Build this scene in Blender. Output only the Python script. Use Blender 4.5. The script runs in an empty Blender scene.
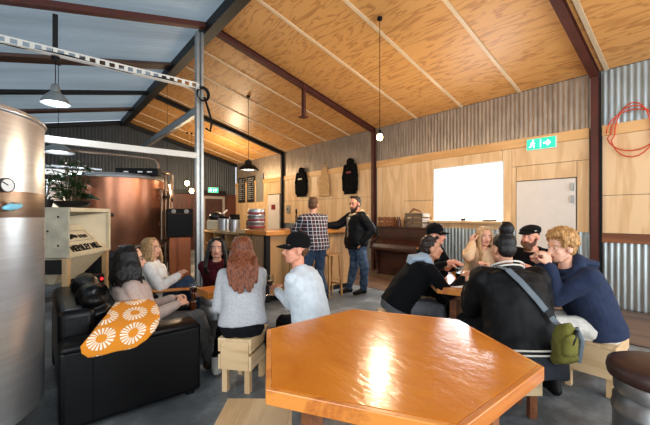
import bpy, bmesh, math, random
from mathutils import Vector, Matrix, noise
import numpy as np
V = Vector; PI = math.pi
random.seed(7)
SC = bpy.context.scene
COL = SC.collection

def lin(c):
    return tuple(((v/255)/12.92 if v/255 <= .04045 else ((v/255+.055)/1.055)**2.4) for v in c)+(1.0,)

# ---------------------------------------------------------------- camera, world, light, exposure
cam = bpy.data.cameras.new('camera'); cam_o = bpy.data.objects.new('camera', cam); COL.objects.link(cam_o)
cam_o.location = (0, 0, 1.42); cam_o.rotation_euler = (PI/2, 0, -math.radians(39.83))
cam.sensor_width = 36; cam.lens = 36*344/650; cam.shift_y = 2.5/650; cam.clip_start = .02
SC.camera = cam_o
SC.view_settings.view_transform = 'Standard'; SC.view_settings.look = 'None'
SC.view_settings.gamma = 1; SC.view_settings.use_curve_mapping = False
SC.view_settings.exposure = 0.42
SC.cycles.max_bounces = 8; SC.cycles.diffuse_bounces = 5; SC.cycles.use_denoising = True
SC.cycles.sample_clamp_indirect = 6
world = bpy.data.worlds.new('overcast_sky'); SC.world = world; world.use_nodes = True
bg = world.node_tree.nodes['Background']; bg.inputs[0].default_value = (.80, .90, 1.0, 1); bg.inputs[1].default_value = .95

def area(name, loc, rot, sx, sy, energy, color=(1, 1, 1)):
    l = bpy.data.lights.new(name, 'AREA'); l.shape = 'RECTANGLE'; l.size = sx; l.size_y = sy; l.energy = energy; l.color = color
    o = bpy.data.objects.new(name, l); COL.objects.link(o); o.location = loc; o.rotation_euler = rot
    return o
def point(name, loc, energy, color, r=.05):
    l = bpy.data.lights.new(name, 'POINT'); l.energy = energy; l.color = color; l.shadow_soft_size = r
    o = bpy.data.objects.new(name, l); COL.objects.link(o); o.location = loc
    return o
area('daylight_roller_door', (2.6, -2.9, 2.0), (math.radians(97), 0, 0), 7.0, 3.6, 230, (.95, .98, 1))
area('added_side_light', (-2.9, .6, 1.9), (0, math.radians(-90), 0), 2.8, 3.2, 130, (.9, .96, 1))  # added light for bright streaks on the tank; the left wall has no door
area('servery_room_light', (8.6, 3.4, 3.2), (0, 0, 0), 2.6, 3.4, 950, (.95, .98, 1))

# ---------------------------------------------------------------- materials
def nt(name):
    m = bpy.data.materials.new(name); m.use_nodes = True
    t = m.node_tree; b = t.nodes['Principled BSDF']
    return m, t, b
def node(t, kind, **kw):
    n = t.nodes.new(kind)
    for k, v in kw.items():
        if k.startswith('i_'):
            n.inputs[k[2:].replace('_', ' ')].default_value = v
        else: setattr(n, k, v)
    return n
def coords(t, scale=(1, 1, 1), rot=(0, 0, 0), kind='Object'):
    tc = node(t, 'ShaderNodeTexCoord'); mp = node(t, 'ShaderNodeMapping')
    mp.inputs['Scale'].default_value = scale; mp.inputs['Rotation'].default_value = rot
    t.links.new(tc.outputs[kind], mp.inputs[0]); return mp.outputs[0]
def ramp(t, fac, stops):
    r = node(t, 'ShaderNodeValToRGB'); e = r.color_ramp.elements
    while len(e) < len(stops): e.new(.5)
    for el, (p, c) in zip(e, stops): el.position = p; el.color = c if len(c) == 4 else lin(c)
    t.links.new(fac, r.inputs[0]); return r.outputs[0]
def bump(t, b, fac, strength=.3, dist=.01):
    n = node(t, 'ShaderNodeBump'); n.inputs['Strength'].default_value = strength; n.inputs['Distance'].default_value = dist
    t.links.new(fac, n.inputs['Height']); t.links.new(n.outputs[0], b.inputs['Normal'])
def mat(name, c, rough=.5, metal=0., var=.12, scale=6., stretch=(1, 1, 1), bmp=0., spec=.5, detail=4, emit=None, es=0., alpha=None):
    m, t, b = nt(name)
    b.inputs['Roughness'].default_value = rough; b.inputs['Metallic'].default_value = metal
    b.inputs['Specular IOR Level'].default_value = spec
    n = node(t, 'ShaderNodeTexNoise'); n.inputs['Scale'].default_value = scale; n.inputs['Detail'].default_value = detail
    t.links.new(coords(t, stretch), n.inputs['Vector'])
    l = lin(c); lo = tuple(v*(1-var) for v in l[:3])+(1,); hi = tuple(min(1, v*(1+var)) for v in l[:3])+(1,)
    t.links.new(ramp(t, n.outputs['Fac'], [(.3, lo), (.7, hi)]), b.inputs['Base Color'])
    if bmp: bump(t, b, n.outputs['Fac'], bmp)
    if emit: b.inputs['Emission Color'].default_value = lin(emit); b.inputs['Emission Strength'].default_value = es
    return m
def wood(name, dark, light, along='Y', s=1., rough=.45, figure=10., fine=.35, bmp=.05, coat=0., stops=(.12, .55)):
    """streaky timber / rotary-cut plywood: contour figure of a noise stretched along the grain"""
    m, t, b = nt(name); b.inputs['Roughness'].default_value = rough
    k = [3.2*s]*3; k['XYZ'.index(along)] = .55*s
    co = coords(t, k)
    n = node(t, 'ShaderNodeTexNoise'); n.inputs['Scale'].default_value = 1.; n.inputs['Detail'].default_value = 3.; n.inputs['Distortion'].default_value = .5
    t.links.new(co, n.inputs['Vector'])
    mu = node(t, 'ShaderNodeMath', operation='MULTIPLY'); mu.inputs[1].default_value = figure*6.28/2
    t.links.new(n.outputs['Fac'], mu.inputs[0])
    si = node(t, 'ShaderNodeMath', operation='SINE'); t.links.new(mu.outputs[0], si.inputs[0])
    mr = node(t, 'ShaderNodeMapRange'); mr.inputs[1].default_value = -1; t.links.new(si.outputs[0], mr.inputs[0])
    k2 = [40*s]*3; k2['XYZ'.index(along)] = 1.6*s
    n2 = node(t, 'ShaderNodeTexNoise'); n2.inputs['Scale'].default_value = 1.; n2.inputs['Detail'].default_value = 4.
    t.links.new(coords(t, k2), n2.inputs['Vector'])
    mx = node(t, 'ShaderNodeMix', data_type='FLOAT'); mx.inputs[0].default_value = fine
    t.links.new(mr.outputs[0], mx.inputs[2]); t.links.new(n2.outputs['Fac'], mx.inputs[3])
    t.links.new(ramp(t, mx.outputs[0], [(stops[0], dark), (stops[1], light)]), b.inputs['Base Color'])
    if bmp: bump(t, b, mx.outputs[0], bmp, .004)
    if coat: b.inputs['Coat Weight'].default_value = coat; b.inputs['Coat Roughness'].default_value = .12
    return m

M = {}
M['ceil_ply'] = wood('ceiling_plywood', (168, 110, 54), (208, 152, 88), 'Y', 1.7, .42, 13., .42, stops=(.14, .40))
M['wall_ply'] = wood('wall_plywood', (214, 172, 122), (232, 196, 150), 'Z', .9, .45, 7., .4)
M['pale_wood'] = wood('pale_pine', (196, 160, 116), (226, 196, 152), 'X', 2.2, .55, 4., .45)
M['pale_wood_y'] = wood('pale_pine_grain', (188, 150, 104), (220, 186, 140), 'Y', 2.2, .55, 4., .45)
M['pale_wood_z'] = wood('pale_pine_upright', (188, 150, 104), (220, 186, 140), 'Z', 2.2, .55, 4., .45)
M['batten'] = wood('ceiling_batten_pine', (206, 178, 140), (226, 202, 168), 'X', 1, .5, 3., .5)
M['trim_ply'] = wood('trim_pine', (204, 152, 92), (226, 178, 118), 'Y', 1.2, .45, 4., .4)
M['brown_trim'] = wood('brown_timber', (96, 52, 28), (140, 84, 48), 'Y', 1.5, .5, 4., .5)
M['floor_wood'] = wood('brown_floorboards', (66, 48, 36), (112, 86, 66), 'Y', 1.4, .5, 4., .5)
M['bar_ply'] = wood('bar_front_plywood', (140, 98, 56), (182, 136, 86), 'Z', 1.6, .5, 5., .45)
M['bar_plank'] = wood('weathered_planks', (86, 64, 46), (164, 128, 92), 'Z', 1.6, .6, 4., .6)
M['bar_top'] = wood('bar_top_timber', (160, 88, 30), (212, 134, 58), 'X', 1.6, .3, 4., .5, coat=.3)
M['orange_wood'] = wood('orange_varnished_edge', (178, 92, 22), (222, 138, 54), 'X', 2., .3, 4., .5, coat=.4)
M['red_wood'] = wood('red_brown_cabinet_timber', (128, 60, 24), (180, 96, 44), 'Z', 1.6, .4, 4., .5)
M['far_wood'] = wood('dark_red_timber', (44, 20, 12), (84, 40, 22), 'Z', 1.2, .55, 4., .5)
M['board_dark'] = wood('dark_brown_timber', (44, 30, 24), (82, 58, 46), 'X', 1.2, .55, 4., .5)
M['dark_wood'] = wood('dark_mahogany', (36, 18, 13), (62, 32, 24), 'Y', 1.5, .35, 4., .5)
M['black_steel'] = mat('black_steel', (17, 15, 15), .5, .0, .2, 4, spec=.3)
M['brown_steel'] = mat('red_oxide_steel', (76, 30, 20), .6, .0, .2, 4)
M['grey_steel'] = mat('galvanised_steel', (168, 172, 172), .38, .85, .12, 12)
M['white_steel'] = mat('white_painted_steel', (226, 222, 214), .45, 0, .05, 4)
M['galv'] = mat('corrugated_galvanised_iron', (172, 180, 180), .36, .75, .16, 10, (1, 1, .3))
M['galv_warm'] = mat('warm_reflection_iron', (168, 150, 132), .4, .7, .2, 10, (1, 1, .3))  # galvanised iron with its brownish reflection put into the base colour
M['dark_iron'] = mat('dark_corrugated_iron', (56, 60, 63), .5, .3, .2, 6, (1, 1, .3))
M['steel'] = mat('brushed_stainless', (210, 212, 214), .33, .88, .08, 3, (1, 1, 14), .02)
M['steel_dark'] = mat('bronze_tinted_stainless', (138, 116, 98), .35, .9, .12, 3, (1, 1, 14), .02)
M['keg'] = mat('keg_aluminium', (158, 160, 160), .36, .9, .15, 6)
M['copper'] = mat('hammered_copper', (176, 118, 90), .32, .9, .2, 5, (1, 1, .5), .04)
M['leather'] = mat('black_leather', (7, 7, 8), .34, 0, .2, 30, bmp=.12, spec=.22)
M['brown_leather'] = mat('dark_brown_leather', (58, 36, 30), .42, 0, .2, 20, bmp=.1)
M['cream'] = mat('cream_painted_timber', (222, 208, 176), .55, 0, .06, 5)
M['cream_worn'] = mat('worn_cream_steel', (186, 178, 156), .55, 0, .22, 7)
M['black'] = mat('matt_black', (9, 9, 10), .6, 0, .1, spec=.2)
M['black_gloss'] = mat('black_plastic', (20, 20, 22), .3, 0, .1)
M['grille'] = mat('speaker_grille_cloth', (12, 13, 15), .9, 0, .2, 60)
M['white'] = mat('white_enamel', (232, 230, 226), .4, 0, .03)
M['door_white'] = mat('off_white_door_paint', (224, 214, 204), .5, 0, .03)
M['room_white'] = mat('white_room_paint', (236, 240, 242), .6, 0, .02)
M['paper'] = mat('white_paper', (238, 236, 232), .7, 0, .02)
M['soil'] = mat('potting_soil', (40, 28, 20), .9, 0, .3, 30)
M['leaf'] = mat('dark_green_leaf', (38, 74, 34), .4, 0, .4, 9)
M['stem'] = mat('brown_green_stem', (92, 78, 50), .7, 0, .2)
M['red_hose'] = mat('red_rubber_hose', (206, 72, 36), .45, 0, .1)
M['blue'] = mat('pale_blue_valve_paint', (120, 186, 206), .4, 0, .12)
M['dial'] = mat('white_dial', (226, 226, 222), .3, 0, .02)
M['chalkboard'] = mat('chalkboard', (34, 34, 34), .8, 0, .2, 8)
M['greyboard'] = mat('grey_sheet_metal', (150, 144, 134), .5, .3, .12)
M['chalk'] = mat('white_chalk', (190, 186, 178), .9, 0, .1)
M['red_paint'] = mat('dark_red_band', (132, 36, 36), .4, 0, .1)
M['crate'] = wood('weathered_crate_wood', (54, 42, 32), (104, 86, 68), 'X', 2.5, .7, 4., .6)
M['amber'] = mat('amber_glass', (86, 42, 18), .15, 0, .1)
M['tan_cloth'] = mat('tan_canvas', (196, 158, 108), .85, 0, .15, 12)
M['black_cloth'] = mat('black_cotton', (10, 11, 13), .9, 0, .2, 20, spec=.1)
M['conc_dark'] = None
def emis(name, c, s):
    m, t, b = nt(name); b.inputs['Base Color'].default_value = lin(c)
    b.inputs['Emission Color'].default_value = lin(c); b.inputs['Emission Strength'].default_value = s
    n = node(t, 'ShaderNodeTexNoise'); n.inputs['Scale'].default_value = 3
    mr = node(t, 'ShaderNodeMapRange'); mr.inputs[3].default_value = s*.95; mr.inputs[4].default_value = s*1.05
    t.links.new(n.outputs['Fac'], mr.inputs[0]); t.links.new(mr.outputs[0], b.inputs['Emission Strength'])
    return m
M['bulb'] = emis('warm_bulb_glow', (255, 214, 150), 26)
M['led'] = emis('cool_lamp_glow', (226, 244, 255), 7)
M['exit_green'] = emis('lit_green_sign', (24, 190, 140), 1.1)
M['exit_white'] = emis('lit_white_sign', (225, 255, 245), 2.2)
M['red_led'] = emis('small_red_indicator', (255, 30, 40), 3)
def glass(name, c=(240, 245, 245), rough=.02):
    m, t, b = nt(name); b.inputs['Transmission Weight'].default_value = 1; b.inputs['Roughness'].default_value = rough
    b.inputs['IOR'].default_value = 1.3
    n = node(t, 'ShaderNodeTexNoise'); n.inputs['Scale'].default_value = 4
    l = lin(c); t.links.new(ramp(t, n.outputs['Fac'], [(.3, tuple(v*.97 for v in l[:3])+(1,)), (.7, l)]), b.inputs['Base Color'])
    return m
M['glass'] = glass('clear_glass')
M['drink'] = mat('dark_red_drink', (60, 12, 14), .1, 0, .1)
M['pint'] = mat('dark_beer', (38, 20, 12), .1, 0, .1)
# lacquered hexagon table top
def table_mat():
    m, t, b = nt('orange_lacquered_tabletop'); 
    n = node(t, 'ShaderNodeTexNoise'); n.inputs['Scale'].default_value = 1.; n.inputs['Detail'].default_value = 5; n.inputs['Distortion'].default_value = 1.2
    t.links.new(coords(t, (5, 2.2, 1), (0, 0, .5)), n.inputs['Vector'])
    t.links.new(ramp(t, n.outputs['Fac'], [(.2, (196, 108, 26)), (.8, (220, 134, 42))]), b.inputs['Base Color'])
    n3 = node(t, 'ShaderNodeTexNoise'); n3.inputs['Scale'].default_value = 26; n3.inputs['Detail'].default_value = 3; n3.inputs['Distortion'].default_value = .6
    t.links.new(coords(t, (1, .45, 1), (0, 0, .9)), n3.inputs['Vector'])
    mr = node(t, 'ShaderNodeMapRange'); mr.inputs[3].default_value = .12; mr.inputs[4].default_value = .28
    b.inputs['IOR'].default_value = 1.6
    t.links.new(n3.outputs['Fac'], mr.inputs[0]); t.links.new(mr.outputs[0], b.inputs['Roughness'])
    bump(t, b, n3.outputs['Fac'], .22, .01)
    return m
M['tabletop'] = table_mat()
def concrete():
    m, t, b = nt('worn_grey_concrete')
    n = node(t, 'ShaderNodeTexNoise'); n.inputs['Scale'].default_value = 1.1; n.inputs['Detail'].default_value = 9; n.inputs['Roughness'].default_value = .68
    t.links.new(coords(t), n.inputs['Vector'])
    t.links.new(ramp(t, n.outputs['Fac'], [(.3, (48, 51, 54)), (.5, (94, 99, 102)), (.72, (166, 172, 175))]), b.inputs['Base Color'])
    n2 = node(t, 'ShaderNodeTexNoise'); n2.inputs['Scale'].default_value = 3.5; n2.inputs['Detail'].default_value = 6
    t.links.new(coords(t), n2.inputs['Vector'])
    mr = node(t, 'ShaderNodeMapRange'); mr.inputs[3].default_value = .3; mr.inputs[4].default_value = .62
    t.links.new(n2.outputs['Fac'], mr.inputs[0]); t.links.new(mr.outputs[0], b.inputs['Roughness'])
    bump(t, b, n2.outputs['Fac'], .08, .01)
    return m
M['concrete'] = concrete()
def translucent_roof():
    m, t, b = nt('translucent_roof_sheet')
    out = t.nodes['Material Output']
    tr = node(t, 'ShaderNodeBsdfTranslucent'); mx = node(t, 'ShaderNodeMixShader'); mx.inputs[0].default_value = .55
    n = node(t, 'ShaderNodeTexNoise'); n.inputs['Scale'].default_value = .7; n.inputs['Detail'].default_value = 5
    t.links.new(coords(t, (.4, 2, 1)), n.inputs['Vector'])
    t.links.new(ramp(t, n.outputs['Fac'], [(.3, (128, 140, 146)), (.7, (164, 176, 182))]), tr.inputs[0])
    b.inputs['Base Color'].default_value = lin((150, 160, 168)); b.inputs['Roughness'].default_value = .4
    t.links.new(b.outputs[0], mx.inputs[1]); t.links.new(tr.outputs[0], mx.inputs[2]); t.links.new(mx.outputs[0], out.inputs[0])
    return m
M['roof_sheet'] = translucent_roof()

# ---------------------------------------------------------------- mesh helpers
class MB:
    def __init__(s): s.v = []; s.f = []; s.uv = None
    def add(s, vs, fs):
        k = len(s.v); s.v += [V(p) for p in vs]; s.f += [tuple(i+k for i in f) for f in fs]; return s
    def box(s, c, d, R=None):
        x, y, z = d[0]/2, d[1]/2, d[2]/2
        vs = [V((a*x, b_*y, e*z)) for a in (-1, 1) for b_ in (-1, 1) for e in (-1, 1)]
        if R is not None: vs = [R @ p for p in vs]
        return s.add([p+V(c) for p in vs], [(0, 1, 3, 2), (4, 6, 7, 5), (0, 4, 5, 1), (2, 3, 7, 6), (0, 2, 6, 4), (1, 5, 7, 3)])
    def bx(s, a, b):      # box from two corners
        a, b = V(a), V(b); return s.box((a+b)/2, b-a)
    def bar(s, p, q, w, h=None, up=(0, 0, 1)):
        p, q = V(p), V(q); h = h or w; d = (q-p); L = d.length; d.normalize(); u = V(up)
        if abs(d.dot(u)) > .98: u = V((1, 0, 0))
        x = d.cross(u).normalized(); z = x.cross(d)
        R = Matrix((x, d, z)).transposed(); return s.box((p+q)/2, (w, L, h), R)
    def tube(s, pts, r, n=10, closed=False):
        pts = [V(p) for p in pts]; rs = r if hasattr(r, '__len__') else [r]*len(pts)
        rings = []; prev = None
        for i, p in enumerate(pts):
            if closed: d = pts[(i+1) % len(pts)]-pts[i-1]
            else: d = pts[min(i+1, len(pts)-1)]-pts[max(i-1, 0)]
            d.normalize()
            if prev is None:
                a = V((0, 0, 1)) if abs(d.z) < .9 else V((1, 0, 0)); x = d.cross(a).normalized()
            else: x = (prev-d*prev.dot(d)).normalized()
            prev = x; y = d.cross(x)
            rings.append([p+(x*math.cos(2*PI*k/n)+y*math.sin(2*PI*k/n))*rs[i] for k in range(n)])
        vs = [p for rg in rings for p in rg]; fs = []
        m = len(rings)
        for i in range(m if closed else m-1):
            j = (i+1) % m
            for k in range(n): fs.append((i*n+k, i*n+(k+1) % n, j*n+(k+1) % n, j*n+k))
        if not closed: fs += [tuple(range(n))[::-1], tuple((m-1)*n+k for k in range(n))]
        return s.add(vs, fs)
    def lathe(s, prof, c=(0, 0, 0), n=32, axis=None):
        c = V(c); R = Matrix.Identity(3)
        if axis is not None: R = V((0, 0, 1)).rotation_difference(V(axis)).to_matrix()
        vs = []; fs = []; m = len(prof)
        for (r, z) in prof:
            for k in range(n): vs.append(c+R @ V((r*math.cos(2*PI*k/n), r*math.sin(2*PI*k/n), z)))
        for i in range(m-1):
            for k in range(n): fs.append((i*n+k, i*n+(k+1) % n, (i+1)*n+(k+1) % n, (i+1)*n+k))
        if prof[0][0] > 1e-5: fs.append(tuple(range(n))[::-1])
        if prof[-1][0] > 1e-5: fs.append(tuple((m-1)*n+k for k in range(n)))
        return s.add(vs, fs)
    def ell(s, c, r, R=None, nu=16, nv=10):
        c = V(c); vs = [V((0, 0, -1))]; fs = []
        for i in range(1, nv):
            a = -PI/2+PI*i/nv
            for k in range(nu): vs.append(V((math.cos(a)*math.cos(2*PI*k/nu), math.cos(a)*math.sin(2*PI*k/nu), math.sin(a))))
        vs.append(V((0, 0, 1)))
        vs = [V((p.x*r[0], p.y*r[1], p.z*r[2])) for p in vs]
        if R is not None: vs = [R @ p for p in vs]
        for k in range(nu): fs.append((0, 1+(k+1) % nu, 1+k))
        for i in range(nv-2):
            for k in range(nu): fs.append((1+i*nu+k, 1+i*nu+(k+1) % nu, 1+(i+1)*nu+(k+1) % nu, 1+(i+1)*nu+k))
        b = 1+(nv-2)*nu
        for k in range(nu): fs.append((b+k, b+(k+1) % nu, len(vs)-1))
        return s.add([p+c for p in vs], fs)
    def cap(s, p, q, r0, r1, n=12):
        p, q = V(p), V(q); d = q-p; L = d.length
        if L < 1e-6: return s.ell(p, (r0, r0, r0))
        d /= L; prof = []
        for i in range(5): a = -PI/2+PI/2*i/4; prof.append((r0*math.cos(a), r0*math.sin(a)))
        for i in range(5): a = PI/2*i/4; prof.append((r1*math.cos(a), L+r1*math.sin(a)))
        prof[0] = (1e-4, prof[0][1]); prof[-1] = (1e-4, prof[-1][1])
        return s.lathe(prof, p, n, d)
    def chain(s, pts, rs, n=12):
        for i in range(len(pts)-1): s.cap(pts[i], pts[i+1], rs[i], rs[i+1], n)
        return s
    def loft(s, secs, n=24, e=2.4):
        """secs: (centre, right, forward, half width, half depth)"""
        vs = []; fs = []
        for (c, R, F, a, b_) in secs:
            for k in range(n):
                t = 2*PI*k/n; cx, sy = math.cos(t), math.sin(t)
                vs.append(V(c)+R*(a*math.copysign(abs(cx)**(2/e), cx))+F*(b_*math.copysign(abs(sy)**(2/e), sy)))
        m = len(secs)
        for i in range(m-1):
            for k in range(n): fs.append((i*n+k, i*n+(k+1) % n, (i+1)*n+(k+1) % n, (i+1)*n+k))
        fs += [tuple(range(n))[::-1], tuple((m-1)*n+k for k in range(n))]
        return s.add(vs, fs)
    def prism(s, poly, y0, y1, T=None):
        """polygon in (x, z), extruded along y"""
        n = len(poly); vs = [V((x, y0, z)) for x, z in poly]+[V((x, y1, z)) for x, z in poly]
        if T is not None: vs = [T @ p for p in vs]
        fs = [tuple(range(n)), tuple(range(n, 2*n))[::-1]]+[(i, i+n, (i+1) % n+n, (i+1) % n) for i in range(n)]
        return s.add(vs, fs)
    def build(s, name, m, parent=None, bevel=0, smooth=False, world=False, seg=2, sub=0):
        me = bpy.data.meshes.new(name); vs = s.v
        if world and parent is not None:
            inv = parent.matrix_basis.inverted(); vs = [inv @ p for p in vs]
        me.from_pydata([tuple(p) for p in vs], [], s.f)
        bm = bmesh.new(); bm.from_mesh(me); bmesh.ops.recalc_face_normals(bm, faces=bm.faces); bm.to_mesh(me); bm.free()
        me.materials.append(M[m] if isinstance(m, str) else m)
        if smooth:
            for p in me.polygons: p.use_smooth = True
            if smooth != 'all': me.set_sharp_from_angle(angle=math.radians(40))
        o = bpy.data.objects.new(name, me); COL.objects.link(o)
        if parent is not None: o.parent = parent
        if bevel:
            b = o.modifiers.new('bevel', 'BEVEL'); b.width = bevel; b.segments = seg; b.limit_method = 'ANGLE'
        if sub:
            b = o.modifiers.new('subsurf', 'SUBSURF'); b.levels = sub; b.render_levels = sub
        return o
def thing(name, label, cat, loc=(0, 0, 0), rz=0, group=None):
    o = bpy.data.objects.new(name, None); COL.objects.link(o); o.empty_display_size = .1
    o.location = loc; o.rotation_euler = (0, 0, rz); o.matrix_basis = Matrix.Translation(V(loc)) @ Matrix.Rotation(rz, 4, 'Z')
    return tag(o, label, cat, group)
def tag(o, label, cat, group=None):
    o['label'] = label; o['category'] = cat
    if group: o['group'] = group
    return o
def struct(o): o['kind'] = 'structure'; return o
def dup(root, loc, rz, label=None, group=None):
    r = root.copy(); COL.objects.link(r); r.location = loc; r.rotation_euler = (0, 0, rz)
    if label: r['label'] = label
    if group: r['group'] = group
    for ch in list(root.children):
        c = ch.copy(); COL.objects.link(c); c.parent = r
        for g in ch.children:
            d = g.copy(); COL.objects.link(d); d.parent = c
    return r

# ---------------------------------------------------------------- the building
H_WALL, XW, XR, ZR, YF, YB = 3.65, 6.7, 2.35, 4.82, 14.2, -3.0
XL = -3.0; SR = (ZR-H_WALL)/(XW-XR); SL = .22
zr = lambda x: ZR-SR*(x-XR) if x > XR else ZR-SL*(XR-x)
struct(MB().bx((XL, YB, -.12), (XW+.1, YF+.1, 0)).build('floor', 'concrete'))
struct(MB().bx((4.98, YB+.02, 0), (XW-.005, YF-.02, .012)).build('trim_1', 'floor_wood'))
# plywood ceiling on the right slope
struct(MB().prism([(XR, ZR), (XW, H_WALL), (XW, H_WALL+.05), (XR, ZR+.05)], YB, YF).build('ceiling', 'ceil_ply'))
# seams between ceiling sheets + pine battens up the slope
def slope_bar(mb, y, w, h, drop=0., x0=XR+.02, x1=XW-.02):
    P = [(x0, zr(x0)-drop-.002), (x1, zr(x1)-drop-.002), (x1, zr(x1)-drop-h), (x0, zr(x0)-drop-h)]
    mb.prism(P, y-w/2, y+w/2)
b = MB()
for y in (-2.0, -.9, .2, 1.28, 2.52, 3.63, 4.73, 6.95, 7.95, 9.0, 10.1, 11.4, 12.5, 13.5): slope_bar(b, y, .055, .022)
struct(b.build('trim_2', 'batten'))
def corrugated(mb, p0, p1, up, h, pitch=.076, amp=.011, nrm=(1, 0, 0), step=4):
    p0, p1, up, nrm = V(p0), V(p1), V(up), V(nrm); L = (p1-p0).length; n = int(L/pitch*step)
    hh = h if callable(h) else (lambda t: h)
    vs = []
    for i in range(n+1):
        t = i/n; a = math.sin(2*PI*i/step); q = p0.lerp(p1, t)+nrm*amp*a
        vs += [q, q+up*hh(t)]
    mb.add(vs, [(2*i, 2*i+2, 2*i+3, 2*i+1) for i in range(n)]); return mb
# translucent left roof: ribs run down the slope
b = MB(); d = V((XL-XR, 0, zr(XL)-ZR)); L = d.length
corrugated(b, (XR, YB, ZR+.03), (XR, YF, ZR+.03), d.normalized(), L, .12, .008, (0, 0, 1), 4)
struct(b.build('ceiling_left', 'roof_sheet', smooth='all'))
# right wall: backing boxes around the servery hatch, door leaf set in, plywood lining in sheets
HY0, HY1, HZ0, HZ1 = 2.83, 4.26, 1.307, 2.41
b = MB()
for a, c in (((6.78, YB, 0), (6.86, HY0, 3.7)), ((6.78, HY1, 0), (6.86, YF, 3.7)), ((6.78, HY0, 0), (6.86, HY1, HZ0)), ((6.78, HY0, HZ1), (6.86, HY1, 3.7))): b.bx(a, c)
struct(b.build('wall_right', 'dark_iron'))
ZD, ZT, ZP = 1.14, 2.80, 2.64
b = MB(); G = .004
def sheet(y0, y1, z0, z1): b.bx((XW, y0+G, z0+G), (XW+.03, y1-G, z1-G))
for y in (7.2, 8.4, 9.4, 11.6, 12.8):                                   # behind the bar and the hanging shirts
    pass
ys = [6.1, 7.2, 8.4, 9.6, 10.5]
for y0, y1 in zip(ys[:-1], ys[1:]): sheet(y0, y1, ZD, 1.9); sheet(y0, y1, 1.9, ZP)
sheet(10.5, 11.42, 2.2, ZP); sheet(11.42, 12.6, .0, ZP); sheet(12.6, YF, .0, ZP)
sheet(5.09, 5.95, ZD, ZP); sheet(HY1, 5.09, ZD, 1.75); sheet(HY1, 5.09, 1.75, ZP)
sheet(HY0, HY1, HZ1, ZP); sheet(HY0, HY1, ZD, HZ0); sheet(2.66, HY0, ZD, ZP)
sheet(2.585, 2.66, ZD, 2.3); sheet(1.5, 2.66, 2.3, ZP); sheet(1.5, 1.665, ZD, 2.3); sheet(1.665, 2.585, 2.035, 2.3)
yy = [-3.0, -1.4, -.2, 1.34]
for y0, y1 in zip(yy[:-1], yy[1:]): sheet(y0, y1, ZD, 1.72); sheet(y0, y1, 1.72, ZP)
struct(b.build('wall_right_lining', 'wall_ply'))
b = MB()
for y0, y1 in ((-3, 1.34), (1.5, 5.95), (6.1, YF)): b.bx((XW-.02, y0, ZP), (XW+.03, y1, ZT))
struct(b.build('trim_3', 'trim_ply', bevel=.004))
struct(MB().bx((XW-.03, -3, 1.0), (XW+.03, 1.34, ZD)).build('trim_4', 'brown_trim', bevel=.004))
b = MB()
for y0, y1 in ((-3, 1.34), (1.5, 1.66), (2.59, 5.95), (6.1, 10.5)): corrugated(b, (XW+.03, y0, .012), (XW+.03, y1, .012), (0, 0, 1), ZD+.02 if y0 > 1 else 1.0)
struct(b.build('wall_right_dado', 'galv', smooth='all'))
b = MB(); corrugated(b, (XW+.03, -3, ZT-.03), (XW+.03, 1.36, ZT-.03), (0, 0, 1), H_WALL-ZT+.03)
struct(b.build('wall_right_top', 'galv', smooth='all'))
b = MB(); corrugated(b, (XW+.03, 1.48, ZT-.03), (XW+.03, YF, ZT-.03), (0, 0, 1), H_WALL-ZT+.03)
struct(b.build('wall_right_upper', 'galv_warm', smooth='all'))
# servery hatch: frame, sill, the white room beyond
b = MB()
b.bx((6.68, HY0-.03, HZ0), (6.88, HY0, HZ1)); b.bx((6.68, HY1, HZ0), (6.88, HY1+.03, HZ1)); b.bx((6.68, HY0-.03, HZ1), (6.88, HY1+.03, HZ1+.03))
struct(b.build('window_1', 'white_steel'))
struct(MB().bx((6.5, HY0-.06, HZ0-.05), (6.9, HY1+.16, HZ0)).build('windowsill_1', 'pale_wood_y', bevel=.005))
b = MB(); b.bx((6.87, .8, 0), (10.4, 5.9, .02)); b.bx((6.87, .8, 3.3), (10.4, 5.9, 3.35)); b.bx((10.4, .8, 0), (10.45, 5.9, 3.35))
b.bx((6.87, .75, 0), (10.4, .8, 3.35)); b.bx((6.87, 5.9, 0), (10.4, 5.95, 3.35))
struct(b.build('wall_servery_room', 'room_white'))
# doors
dr = struct(MB().bx((6.68, 1.68, .02), (6.74, 2.575, 2.022)).build('door_1', 'door_white', bevel=.004))
h = MB()
for z in (1.88, 1.68): h.bx((6.64, 1.7, z-.06), (6.68, 1.735, z+.06))
h.build('hinge', 'grey_steel', dr)
struct(MB().bx((6.66, 10.55, .02), (6.73, 11.35, 2.17)).build('door_2', 'door_white', bevel=.004))
# gable end wall, left wall
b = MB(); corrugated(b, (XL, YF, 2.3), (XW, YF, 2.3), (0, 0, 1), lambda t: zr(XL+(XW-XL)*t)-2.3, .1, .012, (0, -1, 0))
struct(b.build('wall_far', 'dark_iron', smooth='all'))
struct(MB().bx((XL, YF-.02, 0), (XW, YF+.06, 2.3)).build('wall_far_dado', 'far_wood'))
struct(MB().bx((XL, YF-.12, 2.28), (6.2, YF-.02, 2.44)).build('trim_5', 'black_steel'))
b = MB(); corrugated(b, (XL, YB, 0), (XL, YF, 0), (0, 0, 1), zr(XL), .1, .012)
struct(b.build('wall_left', 'dark_iron', smooth='all'))
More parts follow.
